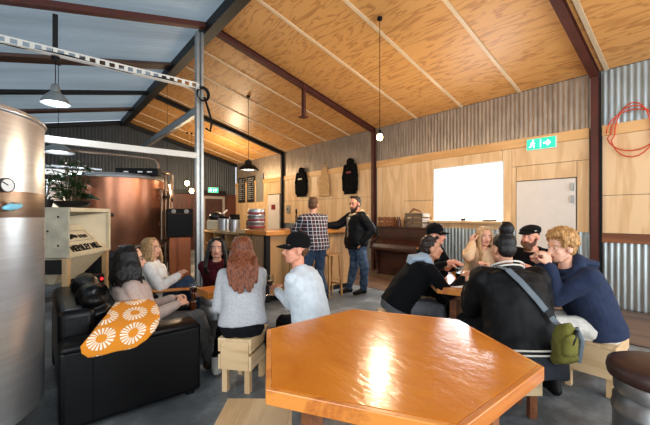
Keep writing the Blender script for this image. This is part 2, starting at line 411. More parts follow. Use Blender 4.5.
# portal frames: rafters, ridge, purlin timbers, columns
for y, m in ((1.42, 'brown_steel'), (6.02, 'brown_steel'), (10.35, 'black_steel')):
    b = MB()
    slope_bar(b, y, .012, .115, .0, XR, XW)
    slope_bar(b, y, .11, .014, .0); slope_bar(b, y, .11, .014, .105)
    struct(b.build('beam', m))
    b = MB(); b.bx((XW-.09, y-.045, .012), (XW-.078, y+.045, H_WALL-.01)); b.bx((XW-.02, y-.045, .012), (XW-.006, y+.045, H_WALL-.01)); b.bx((XW-.08, y-.006, .012), (XW-.01, y+.006, H_WALL-.01))
    struct(b.build('column', m))
for y in (1.42, 3.6, 6.02, 8.2, 10.35, 12.3):
    wide = y in (3.6, 8.2, 12.3)
    b = MB(); P = [(XR, ZR-.0), (XL, zr(XL)), (XL, zr(XL)-(.06 if wide else .09)), (XR, ZR-(.06 if wide else .09))]
    b.prism(P, y-(.16 if wide else .06), y+(.16 if wide else .06))
    struct(b.build('beam', 'board_dark' if wide else ('brown_steel' if y < 6.5 and y > 5 else 'black_steel')))
struct(MB().bx((XR-.09, YB, ZR-.2), (XR+.09, YF, ZR-.01)).build('ridge_beam', 'black_steel'))
b = MB(); b.prism([(XR, ZR-.01), (XL, zr(XL)-.01), (XL, zr(XL)-.14), (XR, ZR-.16), (XW, H_WALL-.13), (XW, H_WALL)], YF-.14, YF-.03)
struct(b.build('beam', 'black_steel'))
# steel under the ridge: post, white tie beam, perforated cable tray, purlin channel
px, py_ = 2.16, 6.02
b = MB(); b.bx((px-.06, py_-.05, 0), (px-.02, py_+.05, 4.6)); b.bx((px+.02, py_-.05, 0), (px+.06, py_+.05, 4.6)); b.bx((px-.02, py_+.0, 0), (px+.02, py_+.02, 4.6))
struct(b.build('column', 'grey_steel'))
struct(MB().bx((XL, py_-.05, 2.40), (px-.06, py_+.0, 2.495)).build('beam', 'white_steel', bevel=.004))
b = MB(); tr = thing('cable_tray', 'perforated white steel cable tray slung below the clear roof sheets', 'cable tray', (-1.2, py_-.1, 3.60))
b.box((1.65, 0, .075), (3.3, .012, .02)); b.box((1.65, 0, -.02), (3.3, .012, .02)); b.box((1.65, -.05, -.035), (3.3, .1, .008))
for i in range(28): b.box((.06+i*.12, 0, .03), (.05, .01, .08))
b.build('tray', 'white_steel', tr)
c = MB(); c.tube([(x*.25, -.05+.015*math.sin(x*2.1), -.02+.02*math.sin(x*1.3)) for x in range(14)], .012, 6); c.build('cable', 'black', tr)
b = MB(); b.bx((px-.02, py_, 3.2), (px-.005, 10.35, 3.34)); b.bx((px-.02, py_, 3.33), (px+.06, 10.35, 3.345)); b.bx((px-.02, py_, 3.2), (px+.06, 10.35, 3.212))
struct(b.build('beam', 'grey_steel'))
struct(MB().bx((4.39, 5.98, 3.55), (4.45, 6.06, 4.27)).bx((4.34, 5.93, 3.53), (4.50, 6.11, 3.55)).build('beam', 'brown_steel'))
t = thing('junction_box', 'round black cable coil strapped to the steel post', 'cable coil', (px, py_-.09, 3.55))
b = MB()
for k in range(5): b.tube([(.02+(.085+.006*k)*math.cos(a*PI/10), -.02-.008*k, (.10+.006*k)*math.sin(a*PI/10)-.05) for a in range(20)], .009, 6, True)
b.build('coil', 'black', t)
MB().tube([(.06, 0, -.08), (.13, 0, -.3), (.19, 0, -.5), (.16, 0, -.66), (.08, 0, -.62)], .02, 8).build('loose_end', 'black', t)
t = tag(MB().bx((.15, 5.955, 3.60), (.21, 6.015, 4.16)).build('hanger_pole', 'black_steel'), 'black steel drop pole hanging from the clear roof above the cable tray', 'pole')
# ---------------------------------------------------------------- people
def organic(name, mb, voxel, m, parent, amp=0., freq=9., smooth=3, floor=None, paint=None):
    """union of the closed shapes in mb as one continuous skin, with soft folds"""
    me = bpy.data.meshes.new('tmp'); me.from_pydata([tuple(p) for p in mb.v], [], mb.f)
    bm = bmesh.new(); bm.from_mesh(me); bmesh.ops.recalc_face_normals(bm, faces=bm.faces); bm.to_mesh(me); bm.free()
    o = bpy.data.objects.new('tmp', me); COL.objects.link(o)
    r = o.modifiers.new('r', 'REMESH'); r.mode = 'VOXEL'; r.voxel_size = voxel; r.use_smooth_shade = True
    if smooth:
        s = o.modifiers.new('s', 'SMOOTH'); s.factor = .5; s.iterations = smooth
    dg = bpy.context.evaluated_depsgraph_get(); dg.update()
    out = bpy.data.meshes.new_from_object(o.evaluated_get(dg)); out.name = name
    bpy.data.objects.remove(o); bpy.data.meshes.remove(me)
    n = len(out.vertices)
    if amp and n:
        co = np.empty(n*3, 'f'); no = np.empty(n*3, 'f')
        out.vertices.foreach_get('co', co); out.vertex_normals.foreach_get('vector', no)
        co = co.reshape(-1, 3); no = no.reshape(-1, 3)
        d = np.array([noise.noise(V(p)*freq)+.5*noise.noise(V(p)*freq*2.3) for p in co.astype(float)])
        co = co+no*(d*amp)[:, None]
        if floor is not None: co[:, 2] = np.maximum(co[:, 2], floor)
        out.vertices.foreach_set('co', co.astype('f').ravel())
    elif floor is not None and n:
        co = np.empty(n*3, 'f'); out.vertices.foreach_get('co', co); co = co.reshape(-1, 3)
        co[:, 2] = np.maximum(co[:, 2], floor); out.vertices.foreach_set('co', co.ravel())
    out.materials.clear()
    ms = m if isinstance(m, list) else [m]
    for q in ms: out.materials.append(M[q] if isinstance(q, str) else q)
    if paint and n:
        k = len(out.polygons); c = np.empty(k*3, 'f'); out.polygons.foreach_get('center', c)
        idx = paint(c.reshape(-1, 3)).astype('i'); out.polygons.foreach_set('material_index', idx)
    for p in out.polygons: p.use_smooth = True
    out.update()
    ob = bpy.data.objects.new(name, out); COL.objects.link(ob); ob.parent = parent
    return ob
def ik(a, c, l1, l2, pole):
    d = c-a; D = d.length; u = d/D; mx = (l1+l2)*.995
    if D > mx: D = mx; c = a+u*D
    D = max(D, abs(l1-l2)+.02)
    x = (l1*l1-l2*l2+D*D)/(2*D); h = math.sqrt(max(0, l1*l1-x*x))
    p = V(pole); p = (p-u*p.dot(u)).normalized()
    return a+u*x+p*h, c
def hand(mb, w, d, nrm, thumb, curl=.5, s=1.):
    """palm, four unequal bent fingers and a thumb; d along the fingers, nrm out of the palm, thumb towards the thumb side"""
    d = d.normalized(); nrm = (nrm-d*nrm.dot(d)).normalized(); t = d.cross(nrm)
    if t.dot(thumb) < 0: t = -t
    secs = [(w-d*.01, t, nrm, .024*s, .019*s), (w+d*.03*s, t, nrm, .034*s, .017*s), (w+d*.065*s, t, nrm, .041*s, .015*s), (w+d*.09*s, t, nrm, .038*s, .012*s)]
    mb.loft(secs, 16, 2.2)
    for off, L in ((.030, .068), (.010, .078), (-.010, .072), (-.029, .055)):
        p = w+d*.082*s+t*off*s; pts = [p]; dirn = d+t*off*1.5; dirn.normalize(); a = 0
        for frac, c in ((.46, .6), (.30, 1.), (.24, .8)):
            a += curl*c; q = (dirn*math.cos(a)+nrm*math.sin(a)); p = p+q*L*frac*s; pts.append(p)
        mb.chain(pts, [.0098*s, .0092*s, .0084*s, .0072*s], 8)
    b0 = w+d*.022*s+t*.026*s; q = (d*.62+t*.75+nrm*.25).normalized(); b1 = b0+q*.045*s
    q2 = (d*.85+t*.25+nrm*(.25+curl*.4)).normalized(); b2 = b1+q2*.034*s; b3 = b2+(q2+nrm*curl*.4).normalized()*.024*s
    mb.chain([b0, b1, b2, b3], [.0145*s, .0125*s, .0108*s, .0085*s], 8)

SKIN = {'fair': (218, 162, 134), 'rosy': (208, 142, 114), 'tan': (186, 130, 100)}
for k, c in SKIN.items(): M['skin_'+k] = mat('skin_'+k, c, .5, 0, .06, 9)
M['lips'] = mat('lips', (176, 92, 84), .45, 0, .05); M['eye_dark'] = mat('eye_dark', (44, 34, 30), .2, 0, .05); M['eye_white'] = mat('eye_white', (225, 220, 214), .25, 0, .02)
def hairmat(name, c, c2):
    m, t, b = nt(name); b.inputs['Roughness'].default_value = .45; b.inputs['Specular IOR Level'].default_value = .28
    n = node(t, 'ShaderNodeTexNoise'); n.inputs['Scale'].default_value = 1; n.inputs['Detail'].default_value = 5; n.inputs['Distortion'].default_value = .4
    t.links.new(coords(t, (95, 95, 9)), n.inputs['Vector'])
    t.links.new(ramp(t, n.outputs['Fac'], [(.32, c), (.68, c2)]), b.inputs['Base Color']); bump(t, b, n.outputs['Fac'], .5, .006)
    return m
M['hair_black'] = hairmat('black_hair', (10, 9, 9), (30, 25, 24)); M['hair_dark'] = hairmat('dark_brown_hair', (22, 15, 12), (54, 38, 30))
M['hair_blonde'] = hairmat('blonde_hair', (118, 84, 50), (206, 168, 120)); M['hair_auburn'] = hairmat('auburn_hair', (66, 32, 18), (134, 74, 44))
M['hair_curly'] = hairmat('sandy_hair', (116, 76, 40), (206, 156, 98)); M['hair_brown'] = hairmat('brown_hair', (60, 38, 24), (112, 76, 50))
def cloth(name, c, var=.1, scale=22, rough=.9, bmp=.25): M[name] = mat(name, c, rough, 0, var, scale, bmp=bmp, spec=.12); M[name].node_tree.nodes['Principled BSDF'].inputs['Sheen Weight'].default_value = .02
cloth('beige_knit', (176, 156, 146)); cloth('white_knit', (240, 238, 234)); cloth('grey_knit', (172, 172, 175), .12, 60); cloth('pale_blue_sweat', (192, 200, 206))
cloth('black_puffer', (9, 11, 15), .15, 10, .62); cloth('black_sweat', (9, 10, 13)); cloth('navy_sweat', (42, 50, 72)); cloth('cream_knit', (218, 184, 146))
cloth('grey_hood', (150, 164, 178)); cloth('black_denim', (17, 18, 21)); cloth('blue_denim', (58, 74, 96), .3, 14); cloth('grey_trouser', (92, 92, 96)); cloth('white_canvas', (206, 200, 190))
cloth('maroon_knit', (72, 22, 28), .4, 30); cloth('black_cap', (11, 11, 12)); cloth('tan_fleece', (196, 170, 134), .2, 60); cloth('print_shirt', (150, 140, 124), .6, 30); cloth('cord', (86, 84, 82), .3, 60)
cloth('olive', (104, 100, 48), .2, 16); cloth('strap_grey', (98, 106, 112), .1)
def plaid():
    m, t, b = nt('navy_white_plaid'); b.inputs['Roughness'].default_value = .9
    tc = node(t, 'ShaderNodeTexCoord'); sp = node(t, 'ShaderNodeSeparateXYZ'); t.links.new(tc.outputs['Object'], sp.inputs[0])
    def line(src, freq, width, ph=0.):
        a = node(t, 'ShaderNodeMath', operation='MULTIPLY_ADD'); a.inputs[1].default_value = freq; a.inputs[2].default_value = ph; t.links.new(src, a.inputs[0])
        f = node(t, 'ShaderNodeMath', operation='FRACT'); t.links.new(a.outputs[0], f.inputs[0])
        l = node(t, 'ShaderNodeMath', operation='LESS_THAN'); l.inputs[1].default_value = width; t.links.new(f.outputs[0], l.inputs[0]); return l.outputs[0]
    def mx(fac, a, c, bsock=None):
        n = node(t, 'ShaderNodeMix', data_type='RGBA'); t.links.new(fac, n.inputs[0])
        if isinstance(a, tuple): n.inputs[6].default_value = a
        else: t.links.new(a, n.inputs[6])
        n.inputs[7].default_value = c; return n.outputs[2]
    c = mx(line(sp.outputs[0], 8.5, .5), lin((30, 30, 44)), lin((70, 26, 36)))
    c = mx(line(sp.outputs[2], 8.5, .36, .3), c, lin((32, 32, 48)))
    c = mx(line(sp.outputs[0], 17, .13, .15), c, lin((196, 192, 196)))
    c = mx(line(sp.outputs[2], 17, .13, .4), c, lin((196, 192, 196)))
    t.links.new(c, b.inputs['Base Color']); return m
M['plaid'] = plaid()

def person(label, loc, face, pz, S=1., lean=0., hunch=0., side=0., twist=0., head=(0, 0, 0), hands=((0, 0, 0), (0, 0, 0)), feet=((0, 0, 0), (0, 0, 0)),
           skin='fair', female=True, bulk=1., hair=('short', 'hair_dark'), top='black_sweat', trousers='black_denim', shoes='black', hem=-.10, ease=.022, sleeve=1.,
           elbow=(-1, -.5), knee=None, curl=(.6, .6), hat=None, hood=None, beard=None, glasses=False, voxel=.0085, folds=.010, foot_dir=None, palm=None, sleeve_end=1., cuff=1., collar=None, lift=0, hdir=None):
    """loc: world x, y below the pelvis; face: world xy the person faces; hands, feet: world targets for left and right; head: yaw, pitch, roll in degrees"""
    rz = math.atan2(-face[0], face[1])
    root = thing('person', label, 'person', (loc[0], loc[1], 0), rz)
    inv = root.matrix_basis.inverted(); L_ = lambda p: inv @ V(p)
    hands = list(hands)
    rad = math.radians; X = V((1, 0, 0)); Y = V((0, 1, 0)); Z = V((0, 0, 1))
    P = V((0, 0, pz)); U = V((math.sin(rad(side)), math.sin(rad(lean)), math.cos(rad(lean)))).normalized()
    pos = lambda t: P+U*(t*S)+Y*(hunch*S*max(0, t/.5)**2)
    def frame(t):
        up = (pos(t+.02)-pos(t-.02)).normalized(); a = rad(twist)*min(1, max(0, t/.45))
        r = V((math.cos(a), math.sin(a), 0)); r = (r-up*r.dot(up)).normalized(); return r, up.cross(r).normalized()
    B = bulk*S; fem = .93 if female else 1.03
    tor = [(-.10, .150, .105), (-.04, .178, .125), (.03, .172, .12), (.14, .148 if female else .16, .108), (.26, .165*fem, .12), (.36, .182*fem, .118), (.425, .178*fem, .10), (.465, .125*fem, .075), (.50, .068, .06)]
    def torso(mb, g, t0=-.2, t1=.6, wf=1.):
        mb.loft([(pos(t), *frame(t), a*B*wf+g, b_*B+g) for t, a, b_ in tor if t0 <= t <= t1], 28, 2.3)
    r44, f44 = frame(.44); sw = (.165 if female else .19)*B
    sh = [pos(.425)-r44*sw+Z*lift*.0, pos(.425)+r44*sw]
    Mh = Matrix.Rotation(rad(head[0]), 3, 'Z') @ Matrix.Rotation(rad(head[1]), 3, 'X') @ Matrix.Rotation(rad(head[2]), 3, 'Y')
    N = pos(.50); Hc = N+Mh @ V((0, .018, .125))*S+(U*.02)*S
    hs = S*(.97 if female else 1.02)
    H = lambda x, y, z: Hc+(Mh @ V((x, y, z)))*hs
    arms = []
    HH = []
    for i in (0, 1):
        sgn = -1 if i == 0 else 1
        e = elbow[i] if hasattr(elbow[0], '__len__') else elbow
        pole = X*sgn*(abs(e[0])*.6)+Z*e[1]*1.+Y*(-.4)
        if len(e) > 2: pole = V(e)
        m_, w = ik(sh[i], (H(*hands[i][1:]) if hands[i][0] == 'H' else L_(hands[i])), .285*S, .255*S, pole); arms.append((sh[i], m_, w))
    hips = [P+X*-.088*B-Z*.015, P+X*.088*B-Z*.015]; legs = []
    for i in (0, 1):
        kp = V(knee[i]) if knee else (Y+Z*.7)
        m_, a = ik(hips[i], L_(feet[i])+Z*0, .43*S, .42*S, kp); legs.append((hips[i], m_, a))
    # ---- the body, one skin
    b = MB(); torso(b, -.012)
    for i in (0, 1):
        s_, e_, w_ = arms[i]; b.chain([s_, s_.lerp(e_, .5), e_, e_.lerp(w_, .35), w_], [.047*B, .042*B, .036*S, .037*S, .025*S])
        hd = (w_-e_).normalized() if hdir is None or hdir[i] is None else (inv.to_3x3() @ V(hdir[i])).normalized()
        sgn = -1 if i == 0 else 1
        nr = (-X*sgn*.6-Z*.8+Y*.1) if palm is None else (inv.to_3x3() @ V(palm[i]))
        th = (Y*.4+Z*.4-X*sgn*.7)
        hand(b, w_+hd*.01, hd, nr, th, curl[i], S*(.94 if female else 1.05))
        h_, k_, a_ = legs[i]; b.chain([h_, h_.lerp(k_, .5), k_, k_.lerp(a_, .3), a_], [.078*B, .066*B, .05*S, .05*S, .034*S])
        fd = Y if foot_dir is None else (inv.to_3x3() @ V(foot_dir[i])).normalized()
        b.chain([a_, a_+fd*.07-Z*.03, a_+fd*.15-Z*.05], [.034, .03, .024])
    b.cap(N-U*.03, Hc+Mh @ V((0, -.02, -.05))*hs, .054*B if not female else .048*S, .05*S)
    b.ell(H(0, -.012, .035), V((.076, .097, .087))*hs, Mh); b.ell(H(0, .03, -.038), V((.06, .062, .078))*hs, Mh)
    b.ell(H(0, .052, -.092), V((.03, .028, .022))*hs, Mh); b.ell(H(0, .066, .028), V((.052, .022, .014))*hs, Mh)
    for sx in (-1, 1):
        b.ell(H(sx*.036, .062, -.022), V((.024, .02, .022))*hs, Mh); b.ell(H(sx*.077, -.012, -.012), V((.011, .023, .032))*hs, Mh)
        b.cap(H(sx*.05, 0, -.06), H(sx*.03, .045, -.09), .022*hs, .02*hs)
    b.chain([H(0, .08, .02), H(0, .094, -.01), H(0, .104, -.03)], [.009*hs, .0105*hs, .0135*hs])
    b.ell(H(0, .098, -.034), V((.018, .012, .01))*hs, Mh); b.ell(H(0, .086, -.062), V((.022, .009, .0095))*hs, Mh)
    A = np.array(Mh.transposed()); hc = np.array(Hc)
    def paint(c):
        q = (c-hc) @ A.T/hs
        return ((np.abs(q[:, 0]) < .024) & (q[:, 2] < -.054) & (q[:, 2] > -.071) & (q[:, 1] > .07)).astype(int)
    organic('body', b, min(voxel, .0075), ['skin_'+skin, 'lips'], root, smooth=2, paint=paint)
    for sx in (-1, 1):
        e = MB().ell(H(sx*.031, .0735, .006), V((.0135, .006, .0075))*hs, Mh, 12, 8).build('eye', 'eye_white', root, smooth='all')
        MB().ell(H(sx*.031, .078, .006), V((.0062, .003, .0062))*hs, Mh, 10, 6).build('iris', 'eye_dark', e, smooth='all')
        MB().chain([H(sx*.014, .088, .026), H(sx*.032, .086, .031), H(sx*.05, .072, .026)], [.0035*hs, .0042*hs, .003*hs], 6).build('eyebrow', hair[1] if hair[1] != 'hair_blonde' else 'hair_brown', root, smooth='all')
    # ---- clothes
    b = MB()
    hip_g = ease
    b.loft([(pos(t), *frame(t), a*B+(ease*.6 if t < .1 else 0), b_*B+(ease*.6)) for t, a, b_ in tor if t <= .14], 24, 2.3)
    for i in (0, 1):
        h_, k_, a_ = legs[i]; cu = a_.lerp(k_, 1-cuff) if cuff < 1 else a_
        b.chain([h_, h_.lerp(k_, .45), k_, k_.lerp(cu, .4), cu+Z*.02], [.105*B, .092*B, .072*B, .066*B, .056*B])
    organic('trousers', b, voxel*1.15, trousers, root, folds*1.2, 11.)
    b = MB()
    sec = [(t, a, b_) for t, a, b_ in tor if t >= hem-.001]
    a0 = np.interp(hem, [q[0] for q in tor], [q[1] for q in tor]); b0 = np.interp(hem, [q[0] for q in tor], [q[2] for q in tor])
    if sec[0][0] > hem+.01: sec = [(hem, a0, b0)]+sec
    b.loft([(pos(t), *frame(t), a*B+ease*(1.25 if t < .2 else .9 if t < .45 else .35), b_*B+ease*(1.25 if t < .2 else .9 if t < .45 else .35)) for t, a, b_ in sec], 28, 2.25)
    for i in (0, 1):
        s_, e_, w_ = arms[i]; we = e_.lerp(w_, sleeve_end)
        b.chain([pos(.44)+(s_-pos(.44))*.45, s_, s_.lerp(e_, .5), e_, e_.lerp(we, .5), e_.lerp(we, .94), we], [.07*B, .066*B*sleeve, .062*B*sleeve, .054*B*sleeve, .05*B*sleeve, .042*S*sleeve, .036*S])
    upper = organic('jacket' if top in ('black_puffer', 'bomber') else 'shirt' if top == 'plaid' else 'sweater', b, voxel, top, root, folds, 7.)
    for i in (0, 1):
        a_ = legs[i][2]; fd = Y if foot_dir is None else (inv.to_3x3() @ V(foot_dir[i])).normalized()
        b = MB(); b.chain([a_+Z*.05, a_-fd*.02-Z*.03], [.05, .047]); b.chain([a_-fd*.03-Z*.035, a_+fd*.06-Z*.028, a_+fd*.135-Z*.045, a_+fd*.18-Z*.05], [.044, .046, .041, .034])
        organic('shoe', b, .009, shoes, root, floor=max(.0, a_.z-.085), smooth=2)
    # ---- hair
    kind, hm = hair[0], hair[1]
    b = MB(); hv = .0075; hamp = .004; hfreq = 34.
    def shell(g=0., back=.028, low=.03):
        b.ell(H(0, -back, .048), V((.081+g, .094+g, .086+g))*hs, Mh); b.ell(H(0, -.05, .0), V((.07+g, .062+g, .075+g))*hs, Mh)
    if kind == 'short':
        shell(-.006 if hat else .002); hamp = .001 if hat else .005; hfreq = 60.
        for k in range(0 if hat else 16): b.ell(H(random.uniform(-.05, .05), random.uniform(-.06, .052), .118+random.uniform(-.006, .006)), (.02*hs,)*3)
    elif kind == 'curly':
        shell(.004, .02); hamp = .003
        for k in range(230):
            th = random.uniform(0, 2*PI); z = random.uniform(-.35, 1); r = math.sqrt(max(0, 1-z*z)); y = math.sin(th)*r
            if y > .45 and z < .42: continue
            b.ell(H(math.cos(th)*r*.098, y*.112-.012, z*.104+.052), (random.uniform(.013, .023)*hs,)*3, None, 8, 6)
    elif kind in ('long', 'wavy'):
        Ln = hair[2]; shell(.004, .026); nl = 54; vol = hair[3] if len(hair) > 3 else 1.
        for k in range(nl):
            ph = rad(-128+256*k/(nl-1)); bx, by = math.sin(ph), -math.cos(ph)
            wob = random.uniform(-.012, .012); ln = Ln*random.uniform(.86, 1.04); amp = .012 if kind == 'wavy' else .006; o_ = random.uniform(0, 6)
            pts = [H(bx*.05, by*.055-.012, .118), H(bx*.078*vol, by*.09-.02, .075), H(bx*.092*vol, by*.105-.012, .0)]; rs = [.015, .017, .017]
            base = H(bx*.094*vol, by*.105-.012, -.01); outw = (Mh @ V((bx, by, 0)))
            raw = []; push = []
            for j in range(1, 7):
                f = j/6; p = base+Z*(-ln*f)+outw*(.028*math.sin(f*2.6)*vol+wob*f)+V((math.sin(o_+f*9), math.cos(o_+f*9), 0))*amp*f; q = 0
                if p.z < N.z+.02 and not (len(hair) > 4):     # lie on the back and shoulders instead of passing into them
                    depth = (p-pos(.36)).dot(f44); lim = .115*B+ease+.016
                    if by < .3 and -lim < depth < .04: q = -lim-depth
                    elif by >= .3 and 0 <= depth < lim+.01: q = lim+.01-depth
                raw.append(p); push.append(q)
            for j in range(1, 7):
                c_ = [push[k]*(j/(k+1))**1.3 for k in range(j-1, 6)]; q = min(c_) if min(c_) < 0 else max(c_)
                pts.append(raw[j-1]+f44*q); rs.append(.019*(1-.42*j/6))
            b.chain(pts, [r*hs for r in rs], 7)
        hamp = .004; hfreq = 28.
    elif kind == 'bun':
        shell(-.001, .024); hamp = .0025
        c0 = H(0, -.062, .150)
        for k in range(12):
            a = 2*PI*k/12; b.chain([c0+Mh @ V((math.cos(a+q)*.036*math.sin(q*1.1+.5), math.sin(a+q)*.036*math.sin(q*1.1+.5), -.035+q*.035)) for q in (0, .5, 1, 1.5, 2)], [.02]*5, 8)
        b.ell(c0, (.045, .045, .045))
    elif kind == 'buzz': b.ell(H(0, -.024, .034), V((.078, .092, .088))*hs, Mh)
    hr = organic('hair', b, hv, hm, root, hamp, hfreq, 2)
    if beard:
        b = MB(); k = beard
        b.ell(H(0, .055, -.10), V((.05, .045, .045*k))*hs, Mh); b.ell(H(0, .07, -.07-.03*k), V((.036, .03, .04*k))*hs, Mh)
        for sx in (-1, 1): b.chain([H(sx*.066, .015, -.03), H(sx*.058, .045, -.075), H(0, .08, -.105)], [.014*hs, .022*hs, .026*hs])
        for sx in (-1, 1): b.chain([H(0, .094, -.05), H(sx*.03, .082, -.056)], [.008*hs, .007*hs], 6)
        organic('beard', b, .0075, hm, root, .005, 40., 1)
    # ---- hats
    if hat in ('cap', 'cap_back'):
        b = MB(); b.ell(H(0, -.018, .062), V((.086, .106, .086))*hs, Mh); b.ell(H(0, -.018, .03), V((.086, .105, .03))*hs, Mh)
        cp = organic('cap', b, .0085, 'black_cap', root, .001, 20.)
        b = MB(); rows = []
        for j in range(5):
            for i in range(13):
                a = -1.1+2.2*i/12; f = j/4
                y0 = -.018+.104*math.cos(a); x0 = .086*math.sin(a); y = y0+f*.078*max(.2, math.cos(a*.95)); rows.append(H(x0*(1+.04*f), y, .042-f*.02-abs(x0)*abs(x0)*2.6+.0))
        n0 = len(rows); rows += [p-Mh @ V((0, 0, .006)) for p in rows]; fs = []
        for j in range(4):
            for i in range(12):
                q = j*13+i; fs.append((q, q+1, q+14, q+13)); fs.append((n0+q+13, n0+q+14, n0+q+1, n0+q))
        for i in range(12): fs += [(52+i, 53+i, n0+53+i, n0+52+i), (i+1, i, n0+i, n0+i+1)]
        for j in range(4): fs += [(j*13, j*13+13, n0+j*13+13, n0+j*13), (j*13+25, j*13+12, n0+j*13+12, n0+j*13+25)]
        b.add(rows, fs); b.build('brim', 'black_cap', cp, smooth='all')
        MB().ell(H(0, -.018, .150), (.009, .009, .006)).build('button', 'black_cap', cp, smooth='all')
        MB().box(H(-.088, .035, .062), (.014*1, .03, .016), Mh).build('badge', 'white_canvas', cp) if hat == 'cap_back' else None
    if hat == 'flat':
        b = MB(); b.ell(H(0, -.008, .072), V((.102, .125, .044))*hs, Mh @ Matrix.Rotation(-.16, 3, 'X')); b.ell(H(0, -.03, .066), V((.094, .104, .06))*hs, Mh)
        b.ell(H(0, .108, .046), V((.07, .045, .011))*hs, Mh @ Matrix.Rotation(-.3, 3, 'X'))
        cp = organic('flat_cap', b, .0085, 'black_cap', root, .002, 20.)
        MB().tube([H(-.09, .045+.012*k, .066+.006*(k % 2)) for k in range(4)], .004, 6).build('embroidery', 'white_canvas', cp)
    if glasses:
        b = MB()
        for sx in (-1, 1):
            b.tube([H(sx*.033+.021*math.cos(a*PI/8), .089, .004+.016*math.sin(a*PI/8)) for a in range(16)], .0022*hs, 6, True)
            b.tube([H(sx*.054, .088, .008), H(sx*.08, .0, .006)], .002*hs, 6)
        b.tube([H(-.012, .092, .006), H(.012, .092, .006)], .002*hs, 6)
        b.build('glasses', 'black', root)
    if hood:
        b = MB(); n = 16; pts = []; rs = []
        for k in range(n+1):
            a = 2*PI*k/n; yb = math.cos(a)   # 1 = front, -1 = back
            bk = (1-yb)/2
            pts.append(pos(.475)+r44*(.098*B*math.sin(a))+f44*(.02+.085*B*yb-.02*bk)+U*(-.035*(1-bk)+.025*bk)+Z*0); rs.append((.026+.026*bk)*B)
        b.chain(pts, rs, 10)
        b.loft([(pos(.36)-f44*(.115*B+ease), r44, f44, .05, .02), (pos(.42)-f44*(.12*B+ease), r44, f44, .10*B, .045), (pos(.48)-f44*.09*B, r44, f44, .11*B, .05), (pos(.52)-f44*.06*B, r44, f44, .09, .03)], 16)
        organic('hood', b, .009, hood, root, .006, 14.)
    if collar:
        b = MB(); n = 18
        b.tube([N-U*.02+r44*(.078*B*math.cos(2*PI*k/n))+f44*(.07*B*math.sin(2*PI*k/n)) for k in range(n)], .03, 8, True); b.build('collar', collar, root, smooth='all')
    root['_n'] = 0; del root['_n']
    return dict(root=root, pos=pos, frame=frame, arms=arms, legs=legs, H=H, Mh=Mh, inv=inv, L=L_, B=B, ease=ease, N=N, upper=upper, hips=hips)
# ---------------------------------------------------------------- furniture
def hex_table(label, cx, cy, ang, R, h=.75):
    t = thing('hexagonal_table', label, 'table', (cx, cy, 0))
    pt = lambda k, r, z: V((r*math.cos(math.radians(ang+60*k)), r*math.sin(math.radians(ang+60*k)), z))
    b = MB(); lo = [pt(k, R-.028, h-.045) for k in range(6)]; hi = [pt(k, R-.028, h) for k in range(6)]
    b.add(lo+hi, [tuple(range(6)), tuple(range(6, 12))]+[(k, (k+1) % 6, (k+1) % 6+6, k+6) for k in range(6)]); b.build('tabletop', 'tabletop', t)
    for k in range(6):
        a0, a1 = pt(k, R, 0), pt(k+1, R, 0); i0, i1 = pt(k, R-.0285, 0), pt(k+1, R-.0285, 0); z0, z1 = V((0, 0, h-.062)), V((0, 0, h-.001))
        e = MB(); e.add([a0+z0, a1+z0, i1+z0, i0+z0, a0+z1, a1+z1, i1+z1, i0+z1], [(0, 1, 2, 3), (4, 5, 6, 7), (0, 1, 5, 4), (1, 2, 6, 5), (2, 3, 7, 6), (3, 0, 4, 7)])
        e.build('edge_strip', 'orange_wood', t, bevel=.004)
    b = MB()
    for k in range(6): b.bar(pt(k, R*.72, h-.09), pt(k+1, R*.72, h-.09), .022, .075)
    b.build('apron', 'brown_trim', t)
    for k in (0, 2, 4):
        p = pt(k, R*.68, 0); MB().bar(p, p+V((0, 0, h-.062)), .07).build('leg', 'brown_trim', t, bevel=.004)
    return t
hex_table('orange lacquered hexagonal wooden table, empty, in front of the crate stools', 1.375, 1.158, -60.6, .702)
hex_table('orange wooden table the seated group leans on, by the servery hatch', 3.52, 1.62, 165, .68)
def crate_stool(label, cx, cy, rz, lx, ly, h, wm='pale_wood', lm='pale_wood_z'):
    t = thing('crate_stool', label, 'stool', (cx, cy, 0), rz, 'pale pine crate stools')
    MB().box((0, 0, h-.011), (lx, ly, .022)).build('seat', wm, t, bevel=.003)
    for s in (-1, 1):
        b = MB(); y = s*(ly/2-.011)
        b.box((0, y, h-.065), (lx-.004, .02, .085)); b.box((0, y, h-.19), (lx-.004, .02, .115)); b.build('side_board', 'pale_wood', t, bevel=.002)
        MB().box((s*(lx/2-.009), 0, h-.135), (.018, ly-.046, .225)).build('end_panel', 'pale_wood_y', t, bevel=.002)
        for q in (-1, 1):
            MB().box((s*(lx/2-.05), q*(ly/2-.044), (h-.024)/2), (.052, .044, h-.026)).build('leg', lm, t, bevel=.002)
    return t
crate_stool('pale pine crate stool under the woman with auburn hair', 1.344, 2.675, math.radians(39.8), .40, .28, .44)
crate_stool('pale pine crate stool under the man in the pale sweatshirt', 1.67, 2.17, .2, .36, .30, .42)
crate_stool('empty pale pine crate stool at the foot of the front hexagonal table', .79, 1.50, math.radians(-39.8), .35, .44, .42, 'pale_wood_y')
crate_stool('pale pine crate stool under the curly haired boy', 3.62, .77, 0, .50, .36, .40)
crate_stool('pine stool under the person in the black bomber jacket', 2.62, 1.08, math.radians(-40), .36, .28, .42, 'bar_ply', 'brown_trim')
crate_stool('pine stool under the man in grey trousers and a grey hood', 2.76, 2.19, math.radians(-40), .34, .34, .44)
crate_stool('pine stool under the man in a black cap behind the grey hood', 3.80, 2.62, .2, .36, .34, .42)
crate_stool('pine stool under the blonde woman in the cream jumper', 4.34, 2.28, .7, .36, .34, .42)
